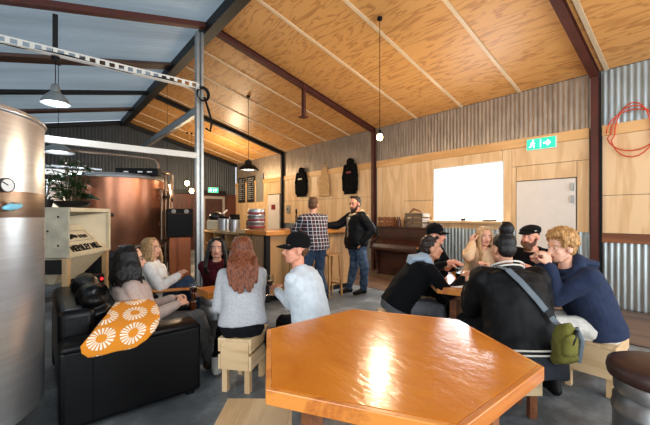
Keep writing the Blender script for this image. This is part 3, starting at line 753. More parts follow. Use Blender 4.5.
crate_stool('pine stool under the bearded man in the flat cap', 4.62, 1.60, 1.57, .36, .34, .42)
# keg stool with leather cushion
def keg_body(t, R, h, bands=None):
    pr = [(.0, .012), (R*.86, .012), (R*.9, 0), (R*.98, .02), (R*.98, .07), (R*.88, .075), (R, .11)]
    for z in (.30, .62): pr += [(R, h*z), (R*1.03, h*z+.012), (R*1.03, h*z+.03), (R, h*z+.042)]
    pr += [(R, h-.11), (R*.88, h-.075), (R*.98, h-.07), (R*.98, h-.02), (R*.95, h), (R*.86, h-.005), (R*.86, h-.06), (0, h-.06)]
    MB().lathe(pr, n=40).build('keg_shell', 'keg', t, smooth=True)
    if bands:
        for z in bands: MB().lathe([(R*1.006, h*z), (R*1.036, h*z+.008), (R*1.036, h*z+.035), (R*1.006, h*z+.043)], n=40).build('band', 'red_paint', t, smooth=True)
t = thing('keg_stool', 'metal keg stool with a round dark brown leather cushion', 'stool', (2.62, .26, 0))
keg_body(t, .215, .50)
MB().lathe([(0, .50), (.20, .50), (.238, .515), (.245, .55), (.238, .585), (.20, .602), (.1, .608), (0, .610)], n=44).build('cushion', 'brown_leather', t, smooth='all')
h = MB(); h.tube([(-.14, -.165, .455), (-.10, -.195, .475), (-.05, -.21, .475), (0, -.22, .455)], .012, 8); h.build('handle', 'black', t, smooth='all')
t = thing('keg_table', 'silver keg used as a side table with a square wooden tray on top', 'table', (1.41, 3.42, 0))
keg_body(t, .17, .60)
b = MB(); b.box((0, 0, .612), (.30, .30, .02))
for s in (-1, 1): b.box((s*.14, 0, .645), (.02, .30, .05)); b.box((0, s*.14, .645), (.26, .02, .05))
b.build('tray', 'bar_top', t, bevel=.003)
# sofa
t = thing('sofa', 'black leather two seat sofa with a yellow throw on its arm', 'sofa', (.1, 2.74, 0))
MB().bx((.02, .08, .05), (.90, 1.40, .26)).build('base', 'leather', t, bevel=.02)
for y in (0, 1.26):
    a = MB().bx((0, y, .03), (.90, y+.22, .55)).build('arm', 'leather', t, bevel=.03, seg=3, smooth=True)
    MB().loft([(V((x, y+.105, .548+dz)), V((0, 1, 0)), V((0, 0, 1)), w, hh) for x, w, hh, dz in ((0, .09, .02, -.01), (.03, .115, .04, 0), (.45, .12, .045, 0), (.86, .115, .04, 0), (.905, .08, .02, -.02))], 20, 2.6).build('arm_pad', 'leather', a, smooth='all')
    MB().tube([(.18, y-.002 if y == 0 else y+.222, .5), (.18, y-.002 if y == 0 else y+.222, .04)], .004, 6).build('seam', 'leather', a)
MB().bx((0, .2, .2), (.22, 1.28, .76)).build('back_frame', 'leather', t, bevel=.05, seg=4, smooth=True)
for k in range(2):
    y = .22+.52*k
    MB().bx((.24, y+.005, .25), (.89, y+.515, .38)).build('seat_cushion', 'leather', t, bevel=.04, seg=4, smooth=True)
    b = MB(); c = V((.25, y+.26, .64)); Rm = Matrix.Rotation(-.16, 3, 'Y')
    for dz, rr in ((-.17, .125), (-.06, .14), (.06, .14), (.16, .11)): b.ell(c+Rm @ V((0, 0, dz)), (rr, .26, .09), Rm, 22, 12)
    organic('back_cushion', b, .012, 'leather', t, .016, 9., 3)
for x in (.07, .83):
    for y in (.07, 1.41): MB().bx((x-.03, y-.03, 0), (x+.03, y+.03, .05)).build('foot', 'black', t)
# throw with sunbursts, draped over the near arm
def throw_mat():
    m, t_, b_ = nt('orange_sunburst_throw'); b_.inputs['Roughness'].default_value = .9
    uv = node(t_, 'ShaderNodeTexCoord'); mp = node(t_, 'ShaderNodeMapping'); mp.inputs['Scale'].default_value = (1, 1, 1); t_.links.new(uv.outputs['UV'], mp.inputs[0])
    fr = node(t_, 'ShaderNodeVectorMath', operation='FRACTION'); t_.links.new(mp.outputs[0], fr.inputs[0])
    sb = node(t_, 'ShaderNodeVectorMath', operation='SUBTRACT'); sb.inputs[1].default_value = (.5, .5, 0); t_.links.new(fr.outputs[0], sb.inputs[0])
    sp = node(t_, 'ShaderNodeSeparateXYZ'); t_.links.new(sb.outputs[0], sp.inputs[0])
    at = node(t_, 'ShaderNodeMath', operation='ARCTAN2'); t_.links.new(sp.outputs[1], at.inputs[0]); t_.links.new(sp.outputs[0], at.inputs[1])
    ml = node(t_, 'ShaderNodeMath', operation='MULTIPLY'); ml.inputs[1].default_value = 19; t_.links.new(at.outputs[0], ml.inputs[0])
    sn = node(t_, 'ShaderNodeMath', operation='SINE'); t_.links.new(ml.outputs[0], sn.inputs[0])
    ln = node(t_, 'ShaderNodeVectorMath', operation='LENGTH'); t_.links.new(sb.outputs[0], ln.inputs[0])
    def cmp(op, sock, v):
        n = node(t_, 'ShaderNodeMath', operation=op); n.inputs[1].default_value = v; t_.links.new(sock, n.inputs[0]); return n.outputs[0]
    def mul(a, b2):
        n = node(t_, 'ShaderNodeMath', operation='MULTIPLY'); t_.links.new(a, n.inputs[0]); t_.links.new(b2, n.inputs[1]); return n.outputs[0]
    ray = mul(mul(cmp('GREATER_THAN', sn.outputs[0], -.25), cmp('GREATER_THAN', ln.outputs[1], .17)), cmp('LESS_THAN', ln.outputs[1], .43))
    mx = node(t_, 'ShaderNodeMix', data_type='RGBA'); t_.links.new(ray, mx.inputs[0]); mx.inputs[6].default_value = lin((216, 132, 24)); mx.inputs[7].default_value = lin((240, 226, 204))
    t_.links.new(mx.outputs[2], b_.inputs['Base Color']); return m
M['throw'] = throw_mat()
rows = [(3.08, .735, .46, .68), (3.0, .715, .42, .72), (2.9, .68, .37, .725), (2.8, .64, .30, .71), (2.735, .605, .245, .68), (2.718, .56, .21, .65), (2.712, .51, .215, .60), (2.71, .475, .25, .53)]
b = MB(); NX = 22; uvs = []; arc = 0; prev = None; fine = []
for i in range(len(rows)-1):
    for k in range(4): f = k/4; fine.append(tuple(rows[i][q]*(1-f)+rows[i+1][q]*f for q in range(4)))
fine.append(rows[-1]); vs = []
for (y, z, x0, x1) in fine:
    if prev: arc += math.hypot(y-prev[0], z-prev[1])
    prev = (y, z)
    for i in range(NX+1):
        u = i/NX; x = x0+(x1-x0)*u; w = noise.noise(V((x*9, arc*7, 1)))*.014
        vs.append(V((x, y-abs(w)*.6, z+w+.012))); uvs.append((x/.19+.32+arc*1.2, arc/.19+.45))
nr = len(fine); fs = [(i*(NX+1)+k, i*(NX+1)+k+1, (i+1)*(NX+1)+k+1, (i+1)*(NX+1)+k) for i in range(nr-1) for k in range(NX)]
b.add(vs, fs); o = b.build('throw_blanket', 'throw', smooth='all')
ul = o.data.uv_layers.new(name='UVMap')
for lp in o.data.loops: ul.data[lp.index].uv = uvs[lp.vertex_index]
sm = o.modifiers.new('solid', 'SOLIDIFY'); sm.thickness = .014; sm.offset = 1
tag(o, 'mustard orange throw with white sunbursts draped over the sofa arm', 'blanket')
# wooden armchair for the blonde woman
t = thing('armchair', 'dark armchair with turned red brown wooden arms, under the woman in white', 'armchair', (1.16, 4.36, 0), math.radians(-100))
MB().box((0, 0, .34), (.56, .56, .12)).build('seat', 'leather', t, bevel=.04, seg=3)
MB().box((0, -.27, .56), (.56, .1, .38)).build('backrest', 'leather', t, bevel=.04, seg=3)
MB().box((0, 0, .25), (.58, .58, .06)).build('seat_rail', 'red_wood', t, bevel=.01)
for s in (-1, 1):
    MB().loft([(V((s*.31, y, z)), V((1, 0, 0)), V((0, 0, 1)), w, .018) for y, z, w in ((-.28, .60, .025), (-.1, .585, .035), (.15, .58, .045), (.31, .575, .05), (.34, .565, .035))], 14).build('armrest', 'orange_wood', t, smooth='all')
    MB().lathe([(.024, 0), (.024, .22), (.032, .24), (.018, .28), (.03, .34), (.036, .38), (.022, .44), (.018, .48), (.03, .52), (.026, .57)], (s*.31, .27, 0), 14).build('leg', 'red_wood', t, smooth='all')
    MB().box((s*.29, -.27, .3), (.045, .05, .6)).build('leg', 'red_wood', t, bevel=.005)
# ---------------------------------------------------------------- brewery side
t = thing('brewing_tank', 'tall brushed stainless tank with a pressure gauge and blue valve', 'tank', (-.565, 3.0, 0))
MB().lathe([(.02, .26), (.3, .24), (.56, .20), (.597, .235), (.6, .28), (.6, 1.405)], n=72).lathe([(.6, 1.555), (.6, 1.99), (.592, 2.025), (.5, 2.07), (.2, 2.11), (0, 2.12)], n=72).build('shell', 'steel', t, smooth=True)
MB().lathe([(.6, 1.405), (.6005, 1.408), (.6005, 1.552), (.6, 1.555)], n=72).build('bronze_band', 'steel_dark', t, smooth=True)  # darker bronze-toned band around the shell
MB().tube([(.6*math.cos(a*PI/36), .6*math.sin(a*PI/36), 2.0) for a in range(72)], .012, 8, True).build('rim', 'steel', t, smooth='all')
for k in range(4): a = PI/4+k*PI/2; MB().tube([(.45*math.cos(a), .45*math.sin(a), 0), (.45*math.cos(a), .45*math.sin(a), .24)], .035, 12).build('leg', 'steel', t, smooth=True)
nn = V((.67, -.742, 0)); P = nn*.6
g = MB().lathe([(.0, 0), (.018, 0), (.016, .03), (.039, .03), (.039, .058), (.034, .058), (.034, .052), (0, .052)], P+V((0, 0, 1.58)), 28, nn).build('gauge', 'black_gloss', t, smooth=True)
MB().lathe([(0, .054), (.0335, .054), (.0335, .056), (0, .056)], P+V((0, 0, 1.58)), 28, nn).build('dial', 'dial', g)
MB().bar(P+V((0, 0, 1.58))+nn*.059, P+V((0, 0, 1.58))+nn*.059+V((-.02, -.02, .016)), .004).build('needle', 'black', g)
nv = V((.68, -.733, 0)); Pv = nv*.6+V((0, 0, 1.465)); sv = V((.733, .68, 0))
g = MB().lathe([(.03, 0), (.03, .02), (.016, .025), (.016, .07), (.024, .075), (.024, .1), (0, .1)], Pv, 16, nv).build('valve', 'steel_dark', t, smooth=True)
b = MB(); b.loft([(Pv+nv*.09+sv*x+V((0, 0, z)), nv, V((0, 0, 1)), .014, r) for x, z, r in ((-.055, -.008, .008), (-.03, -.003, .018), (0, 0, .022), (.022, .004, .015), (.032, .007, .007))], 12); b.build('valve_handle', 'blue', g, smooth='all')
# malt mill hopper on its stand
t = thing('grain_mill', 'cream wooden malt mill hopper with dark lettering on its chute', 'grain mill', (.246, 4.48, 0), math.radians(58.4))
W_, D_ = .90, .42; Z0, Z1 = .97, 1.50
b = MB(); b.bx((0, 0, Z0), (.02, D_, Z1)); b.build('side_panel', 'cream_worn', t, bevel=.003)
b = MB(); b.bx((W_-.02, 0, Z0), (W_, D_, Z1)); b.build('side_panel', 'cream', t, bevel=.003)
b = MB(); b.bx((.02, 0, Z1-.02), (W_-.02, D_, Z1)); b.bx((.02, D_-.02, Z0), (W_-.02, D_, Z1-.02)); b.build('hopper_back', 'cream', t)
b = MB(); b.bx((.02, -.012, Z1-.045), (W_, .02, Z1-.005)); b.bx((W_-.045, -.012, Z0+.03), (W_, .02, Z1-.045)); b.bx((.0, -.012, Z0-.005), (W_, .02, Z0+.03)); b.build('frame_trim', 'cream', t, bevel=.004)
# sloping chute faces: left cheek, right cheek, lettered board
b = MB(); b.add([(.02, .02, Z0+.03), (.02, .02, Z1-.04), (.34, .39, Z1-.1), (.34, .39, Z0+.26), ], [(0, 1, 2, 3)]); b.build('chute_cheek', 'cream', t); b = MB(); b.add([(W_-.03, .02, Z1-.045), (W_-.03, .02, Z0+.03), (.62, .39, Z0+.26), (.62, .39, Z1-.1)], [(0, 1, 2, 3)])
b.build('chute_cheek', 'cream', t)
s0, s1 = V((.03, .015, Z0+.03)), V((.03, .30, Z0+.25))
b = MB(); b.add([(.02, .012, Z0+.025), (W_-.02, .012, Z0+.025), (.70, .25, Z0+.33), (.26, .25, Z0+.33), (.02, .012, Z0+.01), (W_-.02, .012, Z0+.01)], [(0, 1, 2, 3), (0, 4, 5, 1)]); bd = b.build('chute_board', 'cream', t)
slope = math.atan2(.305, .238)
def text(body, size, loc, rot, m, parent, name='lettering', off=.004, align='CENTER', sx=1.):
    c = bpy.data.curves.new(name, 'FONT'); c.body = body; c.size = size; c.extrude = .0015; c.offset = off; c.align_x = align; c.materials.append(M[m])
    q = bpy.data.objects.new('tmp', c); COL.objects.link(q); dg = bpy.context.evaluated_depsgraph_get(); me = bpy.data.meshes.new_from_object(q.evaluated_get(dg)); bpy.data.objects.remove(q)
    o = bpy.data.objects.new(name, me); COL.objects.link(o); o.location = loc; o.rotation_euler = rot; o.scale = (sx, 1, 1); o.parent = parent; return o
def on(u, v): return V((u, .012+.238*v-.004, Z0+.025+.305*v+.003))
text('MERSLEY MILL', .108, on(.44, .08), (slope, 0, 0), 'black', bd, off=.006, sx=.92)
b = MB()
Rb = Matrix.Rotation(slope, 3, 'X')
for u, v, rx, ry, a in ((.30, .55, .05, .022, .3), (.36, .60, .055, .026, -.1), (.41, .57, .03, .018, .5), (.48, .57, .018, .03, 0), (.53, .57, .02, .026, .4), (.58, .56, .018, .028, 0), (.62, .57, .012, .026, .2)):
    b.ell(on(u, v), (rx, ry, .003), Rb @ Matrix.Rotation(a, 3, 'Z'), 12, 6)
b.build('emblem', 'black', bd)
b = MB()
for q in ((.22, .42), (.72, .42)), ((.26, .78), (.66, .78)), ((.22, .42), (.26, .78)), ((.72, .42), (.66, .78)): b.bar(on(*q[0]), on(*q[1]), .006, .004)
b.build('border_line', 'greyboard', bd)
b = MB(); b.add([(.03, .03, Z0-.01), (W_-.03, .03, Z0-.01), (W_-.2, .26, .66), (.2, .26, .66), (.03, D_, Z0-.01), (W_-.03, D_, Z0-.01), (W_-.2, .36, .66), (.2, .36, .66)], [(0, 1, 2, 3), (4, 5, 6, 7), (0, 3, 7, 4), (1, 2, 6, 5), (2, 3, 7, 6), (0, 1, 5, 4)]); b.build('lower_chute', 'cream', t)
for x in (.03, W_-.03):
    for y in (.04, D_-.04): MB().bx((x-.03, y-.03, 0), (x+.03, y+.03, Z0-.005)).build('leg', 'pale_wood_z', t, bevel=.004)
MB().bx((0, .02, .80), (.012, D_-.02, .95)).build('side_plate', 'black_steel', t)
b = MB()
for y, z in ((.1, 1.1), (.3, 1.1), (.1, 1.4), (.32, 1.42), (.2, 1.25)): b.ell((-.001, y, z), (.004, .011, .011))
b.build('bolt', 'black_steel', t)
MB().ell((.62, -.03, .64), (.018, .018, .018)).build('indicator_light', 'red_led', t)
MB().box((.62, .03, .62), (.12, .12, .14)).bar((.62, .08, .62), (.62, .3, .62), .05).build('motor_switch', 'black', t)
# plant in a dark bowl on the hopper
t = thing('potted_plant', 'leafy dark green pot plant in a black bowl on top of the mill', 'plant', (.30, 4.86, 1.50))
MB().lathe([(0, 0), (.11, 0), (.17, .05), (.18, .075), (.165, .075), (.15, .055), (0, .055)], n=28).build('bowl', 'black_gloss', t, smooth=True)
MB().lathe([(0, .056), (.148, .056), (.148, .06), (0, .066)], n=24).build('soil', 'soil', t)
rnd = random.Random(4)
def leaf(b, p, d, L, w):
    d = d.normalized(); s = d.cross(V((0, 0, 1))).normalized() if abs(d.z) < .95 else V((1, 0, 0)); n = s.cross(d)
    vs = []; N_ = 6
    for i in range(N_+1):
        f = i/N_; ww = w*math.sin(PI*min(.97, f*.93+.05)); c = p+d*L*f-V((0, 0, 1))*L*.35*f*f
        vs += [c-s*ww+n*ww*.35, c, c+s*ww+n*ww*.35]
    b.add(vs, [(3*i+k, 3*i+k+1, 3*i+k+4, 3*i+k+3) for i in range(N_) for k in (0, 1)])
lv = MB(); st = MB()
for k in range(15):
    a = rnd.uniform(0, 2*PI); lean_ = rnd.uniform(.1, .6); hgt = rnd.choice([.14, .2, .28, .34, .45]); 
    if k < 3: hgt = .5; lean_ = .12
    top = V((math.cos(a)*lean_*hgt*1.2, math.sin(a)*lean_*hgt*1.2, .06+hgt)); p0 = V((math.cos(a)*.05, math.sin(a)*.05, .055))
    mid = p0.lerp(top, .5)+V((0, 0, .03)); st.tube([p0, mid, top], [.007, .005, .004], 6)
    for q in range(11):
        f = rnd.uniform(.35, 1.); p = p0.lerp(mid, f*2) if f < .5 else mid.lerp(top, f*2-1); aa = rnd.uniform(0, 2*PI)
        leaf(lv, p, V((math.cos(aa), math.sin(aa), rnd.uniform(-.2, .6))), rnd.uniform(.07, .13), rnd.uniform(.018, .032))
for k in range(16):     # broad low leaves to the right
    aa = rnd.uniform(-2.2, .9); p = V((math.cos(aa)*.12, math.sin(aa)*.12, .09+rnd.uniform(0, .06))); leaf(lv, p, V((math.cos(aa), math.sin(aa), .35)), rnd.uniform(.12, .2), .05)
lv.build('leaves', 'leaf', t, smooth='all'); st.build('stem', 'stem', t)
t = thing('potted_plant', 'low bushy green pot plant beside the stainless tank, left on the mill top', 'plant', (.06, 4.78, 1.50))
MB().lathe([(0, 0), (.055, 0), (.075, .09), (.068, .09), (.06, .07), (0, .07)], n=24).build('pot', 'black_gloss', t, smooth=True)
lv = MB()
for k in range(70):
    aa = rnd.uniform(0, 2*PI); z = rnd.uniform(.08, .28); r = .05+rnd.uniform(0, .05); leaf(lv, V((math.cos(aa)*r, math.sin(aa)*r, z)), V((math.cos(aa), math.sin(aa), rnd.uniform(-.1, .8))), rnd.uniform(.08, .15), rnd.uniform(.02, .035))
lv.build('leaves', 'leaf', t, smooth='all')
b = MB()
for k in range(8): aa = k*.8; b.tube([(0, 0, .06), (math.cos(aa)*.06, math.sin(aa)*.06, .3)], .004, 5)
b.build('stem', 'stem', t)
# copper kettle and its pipes
t = thing('copper_kettle', 'large hammered copper brewing kettle with a steel rim', 'kettle', (1.31, 8.28, 0))
MB().lathe([(.0, .74), (.84, .74), (.86, .78), (.86, 2.13)], n=72).build('shell', 'copper', t, smooth=True)
MB().lathe([(.86, 2.13), (.89, 2.135), (.9, 2.17), (.87, 2.20), (.6, 2.25), (.2, 2.29), (0, 2.29)], n=72).build('lid', 'steel', t, smooth=True)
MB().lathe([(.80, .2), (.86, .22), (.88, .60), (.9, .62), (.9, .70), (.87, .74), (.8, .74)], n=72).build('base_jacket', 'black_steel', t, smooth=True)
for k in range(4): a = PI/4+k*PI/2; MB().tube([(.7*math.cos(a), .7*math.sin(a), 0), (.7*math.cos(a), .7*math.sin(a), .22)], .05, 12).build('leg', 'steel_dark', t)
nk = V((-.30, -.954, 0)); MB().lathe([(.035, 0), (.035, .03), (.02, .035), (0, .035)], nk*.86+V((0, 0, 1.42)), 16, nk).build('thermowell', 'black_steel', t)
b = MB()
for a, r, z0, z1 in ((-.62, .93, .3, 2.3), (-.48, .97, .2, 1.9), (-.35, .93, .4, 2.1), (-.2, 1.0, .2, 2.35), (-.78, .92, .9, 1.95)):
    c_, s_ = math.cos(a), math.sin(a); b.tube([(r*c_, r*s_, z0), (r*c_, r*s_, z1-.06), (r*c_*.97, r*s_*.97, z1), (r*c_*.8, r*s_*.8, z1+.03)], .028, 10)
for z in (.55, 1.2, 1.75, 1.95): b.tube([(.92*math.cos(a), .92*math.sin(a), z) for a in (-.85, -.7, -.55, -.4, -.25)], .02, 8)
b.tube([V((-.75, -.55, .85)), V((.2, -.98, .82)), V((.75, -.72, .9))], .03, 10)
b.build('pipework', 'steel_dark', t, smooth=True)
b = MB()
for a, z in ((-.7, 1.8), (-.58, 1.5), (-.42, 1.75), (-.5, 1.3), (-.3, 1.45)): b.lathe([(.05, 0), (.05, .03), (.02, .035), (.02, .08), (.045, .085), (.045, .1), (0, .1)], (.93*math.cos(a), .93*math.sin(a), z), 14, (math.cos(a), math.sin(a), 0))
b.build('valve', 'black_steel', t, smooth=True)
t = thing('control_box', 'long black control box with white switches on the kettle lid', 'control box', (1.55, 7.72, 2.205), math.radians(-35))
MB().box((0, 0, .075), (.82, .16, .15)).build('case', 'black', t, bevel=.01)
b = MB()
for x in (-.2, .07, .25): b.box((x, -.083, .075), (.09, .008, .022))
b.build('switch', 'white', t)
t = tag(MB().tube([(-.6, 8.9, 2.78), (.6, 8.4, 2.70), (1.78, 7.97, 2.62), (1.92, 7.92, 2.59), (1.97, 7.90, 2.50), (1.97, 7.90, 2.24)], .03, 10).build('steam_pipe', 'steel_dark', smooth=True), 'bronze pipe running above the copper kettle and bending down', 'pipe')
t = thing('steel_vat', 'low stainless vat between the leafy plants and the copper kettle', 'vat', (.05, 7.35, 0))
MB().lathe([(0, .35), (.36, .35), (.4, .4), (.4, 1.9), (.36, 1.97), (0, 2.02)], n=40).build('shell', 'steel', t, smooth=True)
for k in range(3): a = k*2.1; MB().tube([(.3*math.cos(a), .3*math.sin(a), 0), (.3*math.cos(a), .3*math.sin(a), .37)], .03).build('leg', 'steel', t)
MB().tube([(-.3, -.1, 1.95), (-.3, -.1, 2.2), (.1, -.2, 2.22), (.8, -.3, 2.2)], .025, 10).build('pipe', 'steel', t, smooth=True)
t = tag(MB().bx((-.6, 9.5, 2.30), (2.2, 9.62, 2.42)).build('pipe_duct', 'white_steel'), 'white square duct running behind the copper kettle lid', 'duct')
for x in (-.5, 1.9): MB().bx((x, 9.52, 0), (x+.08, 9.6, 2.3)).build('support', 'white_steel', t)
# loudspeaker on a cabinet beside the post
t = thing('cabinet', 'red brown wooden cabinet carrying the black loudspeaker', 'cabinet', (2.28, 7.45, 0), math.radians(-18))
MB().bx((-.2, -.2, .04), (.2, .2, .965)).build('body', 'red_wood', t, bevel=.008)
MB().bx((-.185, -.212, .1), (.185, -.2, .93)).build('door', 'red_wood', t, bevel=.004); MB().bx((-.19, -.18, 0), (.19, .18, .04)).build('plinth', 'black', t)
t = thing('loudspeaker', 'black loudspeaker standing on the red brown cabinet', 'speaker', (2.28, 7.45, .967), math.radians(-18))
MB().bx((-.245, -.22, 0), (.245, .22, .58)).build('case', 'black', t, bevel=.012)
MB().bx((-.225, -.228, .02), (.225, -.22, .46)).build('grille', 'grille', t, bevel=.004)
MB().bx((-.235, -.23, .475), (.235, -.221, .487)).build('strip', 'brown_steel', t)
b = MB()
for x in (-.12, .12): b.lathe([(.045, 0), (.045, .008), (.03, .012), (0, .012)], (x, -.22, .525), 18, (0, -1, 0))
b.build('horn', 'greyboard', t)
# far wall pieces
t = thing('air_conditioner', 'cream wall air conditioner under the globe lights', 'air conditioner', (3.1, YF-.3, 2.02)); MB().bx((-.33, 0, 0), (.33, .26, .24)).build('case', 'cream', t, bevel=.03); MB().bx((-.3, -.004, .03), (.3, .0, .06)).build('louvre', 'greyboard', t)
t = tag(MB().bx((2.45, YF-.10, .9), (2.75, YF-.03, 1.9)).build('notice_board', 'cream', bevel=.01), 'pale cream panel on the far timber wall left of the loudspeaker', 'panel')
b = MB(); d3 = struct(b.bx((5.3, YF-.1, 0), (6.05, YF-.03, 2.1)).build('door_3', 'dark_wood')); MB().bx((5.2, YF-.12, 0), (5.3, YF-.02, 2.2)).bx((6.05, YF-.12, 0), (6.15, YF-.02, 2.2)).bx((5.3, YF-.12, 2.1), (6.05, YF-.02, 2.2)).build('door_frame', 'greyboard', d3)
def exit_sign(label, loc, rz, w, h):
    t = thing('exit_sign', label, 'sign', loc, rz)
    MB().bx((-w/2, -.04, -h/2), (w/2, 0, h/2)).build('box', 'white', t, bevel=.004)
    MB().bx((-w/2+.01, -.044, -h/2+.01), (w/2-.01, -.04, h/2-.01)).build('panel', 'exit_green', t)
    b = MB(); s = h/.22; y = -.046
    # running figure in a doorway and an arrow
    bar = lambda x0, z0, x1, z1, w_: b.bar((x0, y, z0), (x1, y, z1), w_, .003, (0, 1, 0))
    cx_ = -w*.28
    b.lathe([(0, 0), (.016*s, 0), (.016*s, .003), (0, .003)], (cx_+.01*s, y, .058*s), 14, (0, -1, 0))
    bar(cx_, .042*s, cx_-.012*s, -.005*s, .028*s); bar(cx_, .035*s, cx_+.04*s, .01*s, .014*s); bar(cx_-.004*s, .036*s, cx_-.04*s, .012*s, .014*s)
    bar(cx_-.01*s, -.005*s, cx_+.028*s, -.03*s, .016*s); bar(cx_+.028*s, -.03*s, cx_+.02*s, -.07*s, .014*s); bar(cx_-.014*s, -.005*s, cx_-.028*s, -.042*s, .016*s); bar(cx_-.028*s, -.042*s, cx_-.062*s, -.05*s, .014*s)
    bar(-.004, -.07*s, -.004, .07*s, .012*s)
    ax_ = w*.2; bar(ax_-.06*s, 0, ax_+.045*s, 0, .03*s); bar(ax_+.05*s, .0, ax_+.005*s, .048*s, .026*s); bar(ax_+.05*s, .0, ax_+.005*s, -.048*s, .026*s)
    b.build('pictogram', 'exit_white', t); return t
exit_sign('lit green exit sign with white running figure above the white door', (XW-.004, 2.17, 2.655), -PI/2, .46, .20)
exit_sign('small lit green exit sign on the dark far wall', (5.62, YF-.15, 2.46), 0, .44, .22)
# ---------------------------------------------------------------- bar
t = thing('bar_counter', 'timber bar counter with plywood front, plank end and thick orange top', 'bar', (2.85, 4.90, 0))
MB().bx((.03, 0, .09), (1.90, .03, 1.09)).build('front_panel', 'bar_ply', t)
b = MB()
for k in range(9): b.bx((-.012, .06+k*.104, .06), (.012, .158+k*.104, 1.09))
b.build('end_planks', 'bar_plank', t, bevel=.004)
MB().bx((-.02, -.02, 0), (.06, .055, 1.09)).build('corner_post', 'black_steel', t)
MB().bx((1.88, .03, .02), (1.90, .62, 1.09)).build('end_panel', 'bar_ply', t)
MB().bx((.06, .02, 0), (1.88, .05, .09)).build('kickboard', 'black', t)
MB().bx((-.06, -.10, 1.09), (2.0, .64, 1.165)).build('countertop', 'bar_top', t, bevel=.006)
MB().bx((-.06, .645, 1.09), (.55, 1.02, 1.155)).build('return_top', 'pale_wood_y', t, bevel=.006)
for x in (.45, .9, 1.35): MB().bx((x-.003, -.003, .09), (x+.003, .0, 1.09)).build('joint', 'black', t)
t = thing('bar_stool', 'small wooden bar stool pushed against the right half of the bar front', 'stool', (3.98, 4.62, 0))
MB().box((0, 0, .72), (.3, .26, .03)).build('seat', 'bar_ply', t, bevel=.006)
for sx in (-1, 1):
    for sy in (-1, 1): MB().bar((sx*.15, sy*.13, 0), (sx*.12, sy*.1, .71), .03).build('leg', 'bar_ply', t)
MB().bar((-.14, -.12, .3), (.14, -.12, .3), .025).bar((-.14, .12, .3), (.14, .12, .3), .025).bar((-.135, -.12, .2), (-.135, .12, .2), .025).bar((.135, -.12, .2), (.135, .12, .2), .025).build('stretcher', 'bar_ply', t)
t = thing('back_counter', 'open shelved pine back counter running behind the bar end', 'counter', (2.85, 5.96, 0))
MB().bx((0, 0, 1.045), (.55, 1.75, 1.09)).build('countertop', 'pale_wood_y', t, bevel=.004)
for z in (.12, .46, .78): MB().bx((.02, .02, z), (.53, 1.73, z+.03)).build('shelf', 'bar_ply', t)
for y in (.02, .58, 1.15, 1.69): MB().bx((.02, y, 0), (.53, y+.04, 1.045)).build('upright', 'bar_ply', t)
MB().bx((.53, .02, .0), (.545, 1.73, 1.045)).build('back_panel', 'black', t)
rnd = random.Random(9)
def jar(loc, r, h, m, lab, lid='black'):
    t = thing('canister', lab, 'canister', loc, 0, 'canisters on the back counter')
    MB().lathe([(0, 0), (r, 0), (r, h*.82), (r*.9, h*.86), (0, h*.86)], n=20).build('body', m, t, smooth=True); MB().lathe([(r*.95, h*.86), (r*.95, h), (0, h)], n=20).build('lid', lid, t, smooth=True)
zc = 1.092
jar((3.05, 7.02, zc), .13, .30, 'steel', 'wide steel canister with black lid on the back counter')
jar((3.1, 6.62, zc), .11, .34, 'black_gloss', 'black canister between the two steel ones on the back counter')
jar((3.0, 6.38, zc), .10, .28, 'steel', 'smaller steel canister with black lid nearest the striped keg')
jar((3.2, 6.15, zc), .07, .22, 'amber', 'amber jar behind the smaller steel canister')
t = thing('coffee_grinder', 'white and black machine at the far end of the back counter', 'machine', (3.05, 7.42, zc), math.radians(40))
MB().box((0, 0, .11), (.36, .30, .22)).build('body', 'cream', t, bevel=.03); MB().loft([(V((0, 0, z)), V((1, 0, 0)), V((0, 1, 0)), a, c) for z, a, c in ((.22, .16, .14), (.30, .19, .16), (.36, .15, .13), (.40, .06, .06))], 20).build('hood', 'black_gloss', t, smooth='all'); MB().bar((.1, -.1, .36), (.3, -.1, .44), .03).build('arm', 'white', t)
for k in range(7):
    y = 6.1+k*.21; r = .036
    t = thing('bottle', 'dark bottle standing on the upper shelf of the back counter', 'bottle', (3.0+.1*(k % 2), y if abs((y-5.96)-.58) > .09 and abs((y-5.96)-1.15) > .09 else y+.1, .812), 0, 'bottles on the back counter shelf')
    MB().lathe([(0, 0), (r, 0), (r, .12), (.014, .17), (.014, .215), (0, .215)], n=16).build('glass', 'amber' if k % 2 else 'black_gloss', t, smooth=True)
    MB().lathe([(.016, .2), (.016, .222), (0, .222)], n=12).build('cap', 'steel', t)
for k, (x, y) in enumerate(((3.02, 5.55), )):
    t = thing('beer_keg', 'silver keg with dark red bands standing on the bar return', 'keg', (x, y, 1.167)); keg_body(t, .155, .36, (.06, .4, .72))
t = thing('beer_tap', 'slim dark beer tap standing on the bar by the plaid shirt', 'tap', (3.72, 5.3, 1.167))
MB().lathe([(.05, 0), (.05, .015), (.022, .03), (.022, .22), (.03, .24), (0, .26)], n=18).build('column', 'steel_dark', t, smooth=True); MB().bar((0, 0, .2), (0, -.1, .2), .025).bar((0, -.1, .21), (0, -.1, .14), .018).build('spout', 'steel_dark', t); MB().lathe([(.008, .25), (.02, .3), (.016, .36), (0, .37)], n=12).build('handle', 'black', t)
